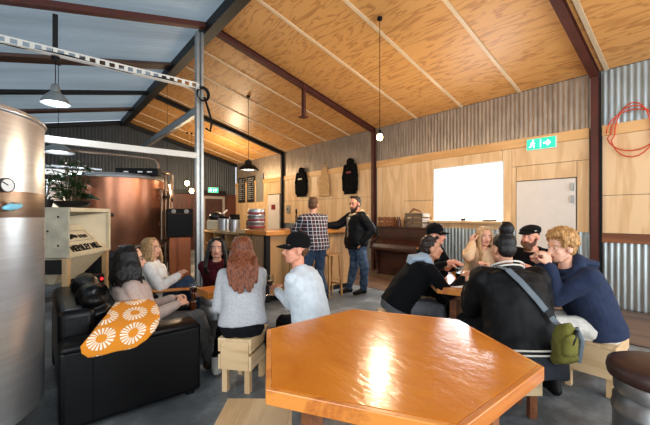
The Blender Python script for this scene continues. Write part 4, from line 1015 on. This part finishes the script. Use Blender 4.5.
# menu boards, sign on the door, switch
for y0, y1, lab, m in ((13.25, 13.85, 'chalk menu board furthest along the wall, tight in the corner', 'chalkboard'), (12.45, 13.05, 'chalk menu board between the corner board and the grey sheet', 'chalkboard')):
    t = thing('menu_board', lab, 'menu board', (XW-.03, (y0+y1)/2, 1.95), -PI/2)
    w = (y1-y0)/2; MB().bx((-w, 0, 0), (w, .02, 1.05)).build('board', m, t); b = MB()
    b.bx((-w, -.008, 0), (-w+.02, .0, 1.05)); b.bx((w-.02, -.008, 0), (w, 0, 1.05)); b.bx((-w, -.008, 1.03), (w, 0, 1.05)); b.bx((-w, -.008, 0), (w, 0, .02)); b.build('frame', 'black', t)
    b = MB()
    for k in range(11):
        z = .95-k*.083; L1 = rnd.uniform(.2, .38)
        x = -w+.05
        while x < -w+.05+L1: q = rnd.uniform(.015, .04); b.bx((x, -.003, z), (x+q, -.001, z+.03)); x += q+.012
        b.bx((w-.12, -.003, z), (w-.06, -.001, z+.03))
    b.build('chalk_writing', 'chalk', t)
t = tag(MB().bx((XW-.025, 11.75, 1.95), (XW-.002, 12.3, 3.05)).build('wall_sheet', 'greyboard', bevel=.003), 'plain grey sheet hung beside the chalk menu boards', 'panel')
t = tag(MB().bx((6.645, 10.82, 1.62), (6.657, 11.08, 1.80)).build('door_notice', 'red_paint'), 'small dark red notice on the white bar door', 'sign')
t = thing('switch_box', 'grey switch box on the plywood beside the black column', 'switch', (XW-.001, 10.0, 1.62), -PI/2); MB().bx((-.09, -.05, -.14), (.09, 0, .14)).build('box', 'greyboard', t, bevel=.01); MB().bx((-.02, -.058, -.03), (.02, -.05, .03)).build('lever', 'black', t)
# ---------------------------------------------------------------- garments on the wall
def hung(name, label, y, z1, L, w, m, print_m=None, arms=True, hooded=True):
    t = thing(name, label, 'clothing', (XW-.004, y, z1-L), -PI/2)
    X_, Y_ = V((1, 0, 0)), V((0, 1, 0)); b = MB(); c = lambda z: V((0, -.055, z))
    secs = [(c(0), X_, Y_, w*.44, .035), (c(.1), X_, Y_, w*.45, .042), (c(L*.55), X_, Y_, w*.42, .045), (c(L*.74), X_, Y_, w*.40, .042), (c(L*.84), X_, Y_, w*.26, .035)]
    if arms is False: secs = [(c(0), X_, Y_, w*.46, .022), (c(.1), X_, Y_, w*.45, .024), (c(L*.6), X_, Y_, w*.42, .024), (c(L*.66), X_, Y_, w*.28, .02), (c(L*.86), X_, Y_, w*.22, .02)]
    b.loft(secs, 24, 2.6)
    if arms:
        for s in (-1, 1): b.chain([c(L*.78)+X_*s*w*.33, c(L*.5)+X_*s*w*.46, c(L*.12)+X_*s*w*.46], [.055, .05, .04])
    if hooded: b.loft([(c(L*.82), X_, Y_, w*.22, .045), (c(L*.9), X_, Y_, w*.24, .05), (c(L*.97), X_, Y_, w*.17, .045), (c(L), X_, Y_, w*.06, .02)], 20)
    organic('cloth', b, .012, m, t, .012, 9., 2)
    if arms is False:
        MB().tube([(-w*.2, -.03, L*.85), (-w*.16, -.03, L*.97), (0, -.03, L*1.0), (w*.16, -.03, L*.97), (w*.2, -.03, L*.85)], .012, 8).build('neck_strap', m, t)
        MB().tube([(-w*.4, -.03, L*.62), (-w*.6, -.04, L*.5), (-w*.55, -.04, L*.35)], .01, 8).build('tie', m, t)
    if print_m: MB().box((.0, -.112, L*.60), (w*.34, .008, .05)).build('print', print_m, t)
    MB().bar((0, 0, L*.98), (0, -.06, L*.99), .015).build('peg', 'brown_trim', t)
    return t
hung('hoodie', 'black hooded top with a small pale print, left of the tan apron', 9.18, 2.98, .96, .62, 'black_cloth', 'greyboard')
hung('apron', 'tan canvas apron hanging between the two black hoodies', 8.0, 3.0, 1.02, .56, 'tan_cloth', None, False, False)
hung('hoodie', 'black hooded top with a faint red print, right of the tan apron', 6.88, 3.0, 1.0, .56, 'black_cloth', 'red_paint')
# ---------------------------------------------------------------- piano with crates on top
t = thing('upright_piano', 'dark mahogany upright piano against the plywood wall', 'piano', (6.62, 4.82, .014), -PI/2)
MB().bx((-.74, -.30, .0), (.74, -.02, 1.10)).build('case', 'dark_wood', t, bevel=.008)
MB().bx((-.77, -.33, 1.10), (.77, 0, 1.135)).build('lid', 'dark_wood', t, bevel=.006)
for s in (-1, 1):
    MB().prism([(-.30, .0), (-.30, .9), (-.36, .86), (-.58, .78), (-.60, .62), (-.42, .56), (-.36, .1), (-.40, 0)], s*.74-.022, s*.74+.022, Matrix(((0, 1, 0), (1, 0, 0), (0, 0, 1)))).build('cheek', 'dark_wood', t, bevel=.006)
MB().bx((-.72, -.57, .60), (.72, -.3, .66)).build('key_bed', 'dark_wood', t, bevel=.006)
b = MB(); b.add([(-.72, -.57, .665), (.72, -.57, .665), (.72, -.54, .74), (-.72, -.54, .74), (.72, -.31, .86), (-.72, -.31, .86), (-.72, -.31, .665), (.72, -.31, .665)], [(0, 1, 2, 3), (3, 2, 4, 5), (5, 4, 7, 6), (0, 3, 5, 6), (1, 7, 4, 2), (0, 6, 7, 1)]); b.build('fallboard', 'dark_wood', t)
MB().bx((-.68, -.312, .12), (.68, -.30, .56)).build('lower_panel', 'dark_wood', t, bevel=.006); MB().bx((-.6, -.312, .9), (.6, -.30, 1.06)).build('upper_panel', 'dark_wood', t, bevel=.006)
MB().lathe([(.03, 0), (.03, .006), (.02, .012), (0, .012)], (.58, -.575, .70), 16, (0, -1, 0)).build('lock_plate', 'bar_top', t)
zt = 1.151
def crate(label, y, w, d, h, m, rows):
    t = thing('wooden_crate', label, 'crate', (6.42, y, zt), -PI/2, 'wooden crates on the piano')
    b = MB(); hh = h/rows
    for k in range(rows):
        for s in (-1, 1): b.box((0, s*(d/2-.008), hh*(k+.42)), (w, .016, hh*.72)); b.box((s*(w/2-.008), 0, hh*(k+.42)), (.016, d-.034, hh*.72))
    b.build('slats', m, t); MB().box((0, 0, .006), (w-.03, d-.03, .012)).build('bottom', m, t)
    b = MB()
    for sx in (-1, 1):
        for sy in (-1, 1): b.box((sx*(w/2-.03), sy*(d/2-.028), h*.48), (.03, .022, h*.92))
    b.build('corner_post', m, t); return t
crate('reddish wooden crate on the piano, beside the brown bottles', 5.38, .34, .26, .24, 'brown_trim', 2)
crate('larger weathered grey brown crate on the piano with a branch on it', 4.52, .46, .28, .33, 'crate', 3)
for k, (y, x) in enumerate(((5.06, 6.42), (4.96, 6.36), (4.88, 6.46))):
    t = thing('bottle', 'brown beer bottle standing between the two crates on the piano', 'bottle', (x, y, zt), 0, 'brown bottles on the piano')
    MB().lathe([(0, 0), (.034, 0), (.034, .13), (.014, .19), (.014, .24), (0, .24)], n=16).build('glass', 'amber', t, smooth=True); MB().lathe([(.016, .23), (.016, .245), (0, .245)], n=12).build('cap', 'steel', t)
t = tag(MB().tube([(6.42, 4.72, zt+.32), (6.40, 4.60, zt+.40), (6.42, 4.5, zt+.37), (6.44, 4.38, zt+.32)], [.012, .022, .018, .01], 8).build('driftwood', 'brown_trim', smooth='all'), 'short crooked branch lying on the larger crate', 'branch')
# things on the hatch sill, the room beyond
t = thing('coat', 'dark and brown coats hanging at the right edge of the servery hatch', 'clothing', (7.05, 2.86, 1.42)); b = MB(); b.loft([(V((0, 0, z)), V((1, 0, 0)), V((0, 1, 0)), w, .06) for z, w in ((-.1, .12), (.2, .13), (.5, .11), (.58, .04))], 16); organic('cloth', b, .012, 'maroon_knit', t, .012, 8.)
MB().ell((0, 0, .78), (.07, .07, .12)).build('hat', 'black_cloth', t); MB().tube([(0, 0, .5), (0, 0, 1.88)], .008, 6).build('hanger', 'black', t)
t = thing('shelf_unit', 'pale shelf unit with grey boxes seen through the servery hatch', 'shelf', (10.15, 5.25, .02)); b = MB(); b.bx((-.2, -.45, 0), (.2, -.42, 1.9)); b.bx((-.2, .42, 0), (.2, .45, 1.9))
for z in (.4, .8, 1.2, 1.6): b.bx((-.2, -.42, z), (.2, .42, z+.03))
b.build('frame', 'white_steel', t)
for k, (y, z) in enumerate(((-.2, .83), (.15, .83), (-.1, 1.23), (.2, 1.23), (-.2, 1.63))): MB().bx((-.18, y-.13, z), (.14, y+.13, z+.24)).build('box', 'steel', t, bevel=.01)
t = tag(MB().lathe([(0, 0), (.05, 0), (.055, .03), (.05, .05), (0, .05)], (6.6, 3.55, HZ0+.001), 16).build('ashtray', 'black', smooth=True), 'small dark dish on the servery sill', 'dish')
t = tag(MB().bx((6.55, 2.9, HZ0+.001), (6.66, 3.15, HZ0+.035)).build('clipboard', 'black', bevel=.006), 'flat black tray on the right end of the servery sill', 'tray')
# red hose looped over the wall
t = tag(MB().tube([(XW-.05-.012*math.sin(k*.7), .98+.0*k+(.30-.05*(k//24))*math.cos(k*PI/12), 2.66-.02*(k//24)+(.30+.07*(k//24))*math.sin(k*PI/12)) for k in range(62)], .009, 8).build('air_hose', 'red_hose', smooth='all'), 'red hose looped over the plywood right of the dark column', 'hose')
t['category'] = 'hose'
# ---------------------------------------------------------------- lamps
M['lamp_warm'] = emis('pale_lamp_diffuser', (255, 236, 214), 1.3)
def shade_lamp(label, x, y, z, R, on, m='black_steel', cord_to=None):
    t = thing('pendant_lamp', label, 'lamp', (x, y, z))
    MB().lathe([(R, 0), (R*.98, .025), (R*.72, .10), (R*.34, .16), (R*.30, .24), (.02, .27), (.02, .26), (R*.26, .23), (R*.3, .15), (R*.68, .09), (R*.95, .02)], n=36).build('lamp_shade', m, t, smooth=True)
    MB().lathe([(0, .018), (R*.9, .018), (R*.9, .03), (0, .03)], n=32).build('diffuser', on, t)
    zc_ = (cord_to if cord_to else zr(x))-z
    MB().tube([(0, 0, .26), (0, 0, zc_)], .006, 6).build('cord', 'black', t); MB().lathe([(.04, zc_-.05), (.05, zc_-.005), (0, zc_-.005)], n=14).build('ceiling_rose', 'black', t)
    return t
shade_lamp('black pendant lamp with a pale underside above the bar', 4.0, 7.76, 2.52, .26, 'lamp_warm')
shade_lamp('bright white pendant lamp under the clear roof, nearest the cable tray', .18, 5.9, 2.92, .165, 'led', 'grey_steel', 3.56)
shade_lamp('small bright white pendant lamp below the white beam, far end of the hall', .30, 8.4, 2.62, .26, 'led', 'grey_steel')
def globe(label, x, y, z, r, cord=True, e=60, top=None):
    t = thing('bulb_pendant', label, 'lamp', (x, y, z), 0, None)
    MB().ell((0, 0, 0), (r, r, r*1.15), None, 20, 14).build('bulb', 'bulb', t, smooth='all')
    MB().lathe([(.0, r*.9), (.02, r*.9), (.024, r+.05), (.012, r+.07), (0, r+.07)], n=16).build('socket', 'black', t)
    zc_ = (top or zr(x))-z; MB().tube([(0, 0, r+.06), (0, 0, zc_-.004)], .005, 6).build('cord', 'black', t); MB().lathe([(.035, zc_-.045), (.04, zc_-.006), (0, zc_-.006)], n=14).build('ceiling_rose', 'black', t)
    point('bulb_light', (x, y, z-r-.05), e, (1, .78, .52), .05)
globe('bare warm bulb on a long cord in front of the ceiling rafter', 3.94, 3.44, 2.59, .045, e=75)
globe('bare glowing bulb beside the copper kettle pipes', 2.24, 8.25, 2.04, .07, e=60)
globe('small globe bulb left of the steel post, higher of the far pair', 4.06, 12.5, 2.55, .075, e=25)
globe('small globe bulb left of the steel post, lower of the far pair', 4.18, 12.4, 2.27, .075, e=25)
point('bar_downlight', (4.0, 7.76, 2.45), 45, (1, .80, .56), .15); point('bar_downlight', (5.0, 11.6, 3.0), 110, (1, .78, .5), .2)
point('lamp_light', (.18, 5.9, 2.82), 30, (.85, .94, 1), .15); point('lamp_light', (.3, 8.4, 2.5), 25, (.85, .94, 1), .15)
# ---------------------------------------------------------------- the people
person('person with shoulder length dark hair and beige jumper reclining on the sofa', (.70, 3.26), (1, -.12), .44, S=1., lean=-24, hunch=.10, head=(-6, 2, 0), hands=((.96, 3.36, .64), (.95, 3.20, .62)), feet=((1.36, 3.50, .09), (1.22, 3.10, .09)),
       skin='fair', hair=('wavy', 'hair_black', .18, 1.14, 0), top='beige_knit', trousers='cord', shoes='brown_leather', hem=-.06, elbow=(-.6, -1), curl=(.9, .9), glasses=True, ease=.035)
person('person with wavy blonde hair and white jumper in the wooden armchair', (1.08, 4.37), (.90, -.43), .42, S=.97, lean=-14, hunch=.06, head=(-22, 4, 4), hands=((1.27, 4.32, .68), (1.25, 4.16, .72)), feet=((1.46, 4.36, .09), (1.46, 4.02, .26)),
       hair=('wavy', 'hair_blonde', .26, 1.0, 0), top='white_knit', trousers='blue_denim', shoes='black', hem=-.08, ease=.035, sleeve=1.1, curl=(.6, .6))
person('person with long auburn hair and grey jumper seen from behind on a crate stool', (1.30, 2.62), (.42, .91), .52, S=.93, lean=8, hunch=.05, head=(18, -4, 0), hands=((1.25, 2.96, .70), (1.50, 2.92, .68)), feet=((1.22, 2.96, .09), (1.50, 3.02, .09)),
       hair=('long', 'hair_auburn', .34, 1.0), top='grey_knit', trousers='black_denim', shoes='white_canvas', hem=.0, ease=.035, sleeve=1.05, elbow=(-.35, -1), curl=(.7, .7), bulk=.96)
person('person in a black cap and pale sweatshirt holding a stemmed glass', (1.72, 2.22), (-.5, .866), .495, S=1.0, lean=6, hunch=.08, head=(38, 2, 0), hands=((1.63, 2.60, .75), (1.86, 2.62, .66)), feet=((1.58, 2.90, .09), (1.86, 2.90, .09)),
       female=False, skin='rosy', hair=('short', 'hair_brown'), top='pale_blue_sweat', trousers='black_denim', hat='cap', hem=-.10, ease=.032, sleeve=.95, elbow=(-.05, -1), curl=(.9, .6), bulk=.93)
person('person in a navy and white plaid shirt standing at the bar', (3.54, 4.48), (.15, 1), .93, S=1.02, lean=6, hunch=.05, head=(-38, -6, 0), hands=((3.42, 4.98, 1.20), (3.80, 4.98, 1.20)), feet=((3.42, 4.46, .09), (3.68, 4.40, .09)),
       female=False, skin='rosy', hair=('short', 'hair_brown'), top='plaid', trousers='blue_denim', hem=-.10, ease=.04, sleeve=1.1, elbow=(-.7, -.7), knee=((0, 1, 0), (0, 1, 0)), curl=(.5, .5), bulk=1.05, voxel=.011, hdir=((.5, .8, 0), (-.5, .8, 0)))
p = person('person in a black puffer jacket and jeans leaning one arm on the bar', (4.42, 4.42), (-.95, .28), .955, S=1.04, lean=-3, hunch=.02, head=(18, -8, 0), hands=((4.34, 4.20, .96), (4.04, 4.86, 1.22)), feet=((4.46, 4.28, .09), (4.34, 4.52, .09)),
       female=False, skin='rosy', hair=('short', 'hair_dark'), beard=.8, glasses=True, top='black_puffer', trousers='blue_denim', hem=-.14, ease=.05, sleeve=1.3, hood='tan_fleece', knee=((-1, 0, 0), (-1, 0, 0)), elbow=(-.5, -1), curl=(.7, .4), bulk=1.05, voxel=.011, folds=.016)
b = MB(); b.loft([(p['pos'](t)+p['frame'](t)[1]*(.118*p['B']+.034), p['frame'](t)[0], p['frame'](t)[1], w, .02) for t, w in ((-.1, .03), (.1, .042), (.3, .06), (.42, .05))], 16); b.build('shirt_front', 'print_shirt', p['root'], smooth='all')
person('person in a black top with a grey hood and grey trousers, elbows on the table', (2.755, 2.185), (.80, -.60), .53, S=.94, lean=27, hunch=.13, head=(-8, 2, 0), hands=((3.26, 1.96, .83), (3.16, 1.70, .80)), feet=((3.14, 2.06, .09), (3.02, 1.86, .09)),
       female=False, skin='tan', hair=('short', 'hair_dark'), top='black_sweat', trousers='grey_trouser', hood='grey_hood', hem=-.02, ease=.035, sleeve=1.15, elbow=(-.6, -.6), curl=(.8, .8))
person('person in a black cap sitting behind the one in the grey hood', (3.74, 2.64), (.10, -1), .55, S=1.0, lean=16, hunch=.10, head=(12, 0, 0), hands=((3.80, 2.12, .83), (3.54, 2.12, .86)), feet=((3.86, 2.34, .09), (3.60, 2.30, .09)),
       female=False, skin='rosy', hair=('short', 'hair_dark'), top='black_sweat', trousers='black_denim', hat='cap', hem=-.08, ease=.035, sleeve=1.1, voxel=.010)
person('person with long blonde hair and cream jumper, one hand raised to the hair', (4.46, 2.20), (-.64, -.77), .505, S=1., lean=10, hunch=.06, head=(-2, 0, -6), hands=((4.12, 1.92, .82), ('H', .16, .05, -.10)), feet=((4.30, 1.88, .09), (4.10, 2.04, .09)),
       hair=('long', 'hair_blonde', .34, 1.05), top='cream_knit', trousers='black_denim', hem=-.08, ease=.035, sleeve=1.2, elbow=((-1, -.5), (.35, -.1, -1)), voxel=.010, curl=(.6, 1.), hdir=(None, (.3, .3, 1)))
person('bearded person in a black flat cap at the table', (4.68, 1.54), (-1, .06), .50, S=1.06, lean=12, hunch=.10, head=(-4, -4, 0), hands=((4.18, 1.42, .82), (4.18, 1.78, .82)), feet=((4.34, 1.40, .09), (4.34, 1.68, .09)),
       female=False, skin='rosy', hair=('buzz', 'hair_brown'), beard=1.25, hat='flat', top='black_sweat', trousers='black_denim', hem=-.08, ease=.04, sleeve=1.2, voxel=.010, bulk=1.1)
person('person with curly sandy hair and navy hoodie, hands clasped at the mouth', (3.61, .77), (-.78, .62), .49, S=1.04, lean=12, hunch=.14, head=(2, -6, 0), hands=(('H', -.05, .15, -.13), ('H', .035, .16, -.13)), feet=((3.24, 1.12, .09), (3.40, 1.26, .09)),
       female=False, skin='fair', hair=('curly', 'hair_curly'), top='navy_sweat', trousers='white_canvas', hood='navy_sweat', shoes='black', hem=-.06, ease=.045, sleeve=1.2, elbow=((-.3, -1.2), (-.3, -1.2)), curl=(1., 1.), hdir=((.15, .25, .8), (-.2, .0, .8)))
cloth('tail_grey', (46, 48, 54))
# bomber jacket: black satin with white stripes at the collar and the hem
def bomber_mat():
    m, t, b = nt('black_satin_bomber'); b.inputs['Roughness'].default_value = .6; b.inputs['Specular IOR Level'].default_value = .18
    n = node(t, 'ShaderNodeTexNoise'); n.inputs['Scale'].default_value = 9; t.links.new(coords(t), n.inputs['Vector'])
    t.links.new(ramp(t, n.outputs['Fac'], [(.3, (6, 6, 7)), (.7, (11, 11, 13))]), b.inputs['Base Color']); bump(t, b, n.outputs['Fac'], .3, .01); return m
M['bomber'] = bomber_mat()
p = person('person with a hair bun and black bomber jacket, back turned, bag across the back', (2.62, .97), (.64, .77), .50, S=1.05, lean=14, hunch=.09, head=(6, -6, 0), hands=((2.86, 1.48, .82), (3.16, 1.16, .82)), feet=((2.70, 1.42, .09), (3.12, .93, .09)),
       skin='tan', hair=('bun', 'hair_black'), top='bomber', trousers='black_denim', shoes='black', hem=-.045, ease=.05, sleeve=1.25, bulk=1.14, elbow=(-.5, -1), knee=((-.2, 1, .7), (.7, 1, .7)), cuff=.72, collar='bomber', folds=.013)
root, pos, frame, B = p['root'], p['pos'], p['frame'], p['B']
def ring(t, a, c, n=40):
    r, f = frame(t); return [pos(t)+r*(a*math.copysign(abs(math.cos(2*PI*k/n))**.87, math.cos(2*PI*k/n)))+f*(c*math.copysign(abs(math.sin(2*PI*k/n))**.87, math.sin(2*PI*k/n))) for k in range(n)]
for t_ in (-.035, -.008): MB().tube(ring(t_, .178*B+.074, .125*B+.074), .0065, 8, True).build('hem_stripe', 'white_canvas', p['upper'], smooth='all')
for dz in (-.012, .014):
    N = p['N']; r, f = frame(.5); MB().tube([N+V((0, 0, dz-.005))+r*(.106*B*math.cos(2*PI*k/24))+f*(.098*B*math.sin(2*PI*k/24)) for k in range(24)], .0065, 8, True).build('collar_stripe', 'white_canvas', p['upper'], smooth='all')
for i in (0, 1):       # white piping down the trouser sides
    sg = -1 if i == 0 else 1; h_, k_, a_ = p['legs'][i]; o1 = V((sg*.105*B, 0, .02)); o2 = V((sg*.08*B, 0, .02))
    MB().tube([h_+o1, h_.lerp(k_, .5)+V((sg*.098*B, 0, .01)), k_+o2], .006, 6).build('piping', 'white_canvas', root)
b = MB(); q = p['pos']; r, f = frame(0)
b.loft([(q(t)-f*.03, r, f, w, dd) for t, w, dd in ((-.02, .178*B+.02, .12*B+.02), (-.07, .19*B+.02, .13*B+.03), (-.13, .19*B+.02, .13*B+.035), (-.18, .185*B+.01, .13*B+.03))], 28, 2.6)
organic('shirt_tail', b, .011, 'tail_grey', root, .012, 10.)
# crossbody bag: strap over the left shoulder, bag at the right hip
t = thing('crossbody_bag', 'olive green crossbody bag on a grey strap over the bomber jacket', 'bag', tuple(root.location), root.rotation_euler.z)
r_, f_ = frame(.3); back = lambda tt, u, g=.0: pos(tt)+frame(tt)[0]*u-frame(tt)[1]*(.122*B+.058+g)
pts = [pos(.47)+r_*-.085*B-f_*.03+V((0, 0, .045)), back(.435, -.075*B, -.025), back(.36, -.03*B), back(.26, .035*B, .004), back(.14, .11*B, .002), pos(.08)+r_*(.115*B)-f_*(.122*B+.115)]
b = MB()
for q0, q1 in zip(pts[:-1], pts[1:]): b.bar(q0, q1+(q1-q0).normalized()*.008, .042, .006, -f_ if q0 is not pts[0] else (-f_*.6+V((0, 0, 1))).normalized())
b.build('strap', 'strap_grey', t)
MB().bar(back(.20, .075*B, .008), back(.17, .092*B, .008), .052, .012, -f_).build('slider', 'black', t)
c = pos(.0)+r_*(.085*B)-f_*(.122*B+.155); b = MB()
b.loft([(c+V((0, 0, z)), r_, f_, w, d_) for z, w, d_ in ((-.14, .045, .06), (-.12, .062, .075), (-.03, .066, .08), (.07, .05, .07), (.11, .025, .05))], 24, 2.6)
bg_ = organic('pouch', b, .009, 'olive', t, .012, 14., 2)
MB().tube([c+r_*.03-f_*.078+V((0, 0, .06)), c+r_*.0-f_*.095+V((0, 0, .0)), c-r_*.02-f_*.09+V((0, 0, -.06))], .012, 8).build('clip', 'black', bg_)
MB().loft([(c-r_*.01-f_*.075+V((0, 0, z)), r_, f_, w, .03) for z, w in ((-.10, .03), (-.08, .045), (.0, .045), (.03, .02))], 16).build('pocket', 'olive', bg_, smooth='all')
MB().tube([c+r_*.05-f_*.04+V((0, 0, .08)), c+r_*.08-f_*.05+V((0, 0, .0)), c+r_*.065-f_*.04+V((0, 0, -.13))], .016, 8).build('water_bottle_loop', 'strap_grey', bg_)
# the one half hidden behind the auburn hair
person('person with dark hair and maroon jumper facing the room beyond the auburn haired one', (1.72, 4.14), (-.45, -.9), .40, S=.98, lean=12, hunch=.08, head=(0, 4, 0), hands=((1.46, 3.80, .56), (1.78, 3.72, .56)), feet=((1.40, 3.78, .09), (1.66, 3.62, .09)),
       skin='fair', hair=('long', 'hair_black', .24, 1.15), top='maroon_knit', trousers='black_denim', hem=-.08, ease=.03, voxel=.010)
t = thing('low_stool', 'low dark wooden stool under the person in maroon', 'stool', (1.74, 4.16, 0)); MB().lathe([(0, .29), (.17, .29), (.175, .30), (.17, .32), (0, .32)], n=28).build('seat', 'dark_wood', t, smooth=True)
for k in range(3): a = k*2.1; MB().bar((.15*math.cos(a), .15*math.sin(a), 0), (.1*math.cos(a), .1*math.sin(a), .29), .03).build('leg', 'dark_wood', t)
# glasses and paper
def wine(label, loc, m='drink', rz=0):
    t = thing('wine_glass', label, 'glass', loc)
    MB().lathe([(0, 0), (.032, 0), (.032, .003), (.005, .008), (.004, .075), (.02, .09), (.036, .12), (.036, .15), (.030, .185), (.0285, .185), (.0345, .15), (.0345, .12), (.019, .092), (0, .085)], n=24).build('glass', 'glass', t, smooth=True)
    MB().lathe([(0, .087), (.018, .093), (.033, .121), (.033, .132), (0, .132)], n=20).build('drink', m, t, smooth=True)
wine('stemmed glass of dark red drink in front of the pale sweatshirt', (1.595, 2.685, .70))
wine('stemmed glass of dark red drink held on the sofa', (1.13, 3.30, .60))
def tumbler(label, loc):
    t = thing('beer_glass', label, 'glass', loc)
    MB().lathe([(0, 0), (.03, 0), (.038, .13), (.036, .13), (.0285, .006), (0, .006)], n=24).build('glass', 'glass', t, smooth=True); MB().lathe([(0, .007), (.028, .007), (.033, .085), (0, .085)], n=20).build('drink', 'pint', t, smooth=True)
tumbler('glass of dark beer on the orange table in front of the grey hood', (3.26, 1.80, .752))
tumbler('glass of dark beer on the orange table near the flat cap', (3.86, 1.72, .752))
t = tag(MB().box((3.10, 1.62, .7525), (.21, .297, .0015), Matrix.Rotation(.5, 3, 'Z')).build('paper_sheet', 'paper'), 'white sheet of paper lying on the orange table', 'paper')
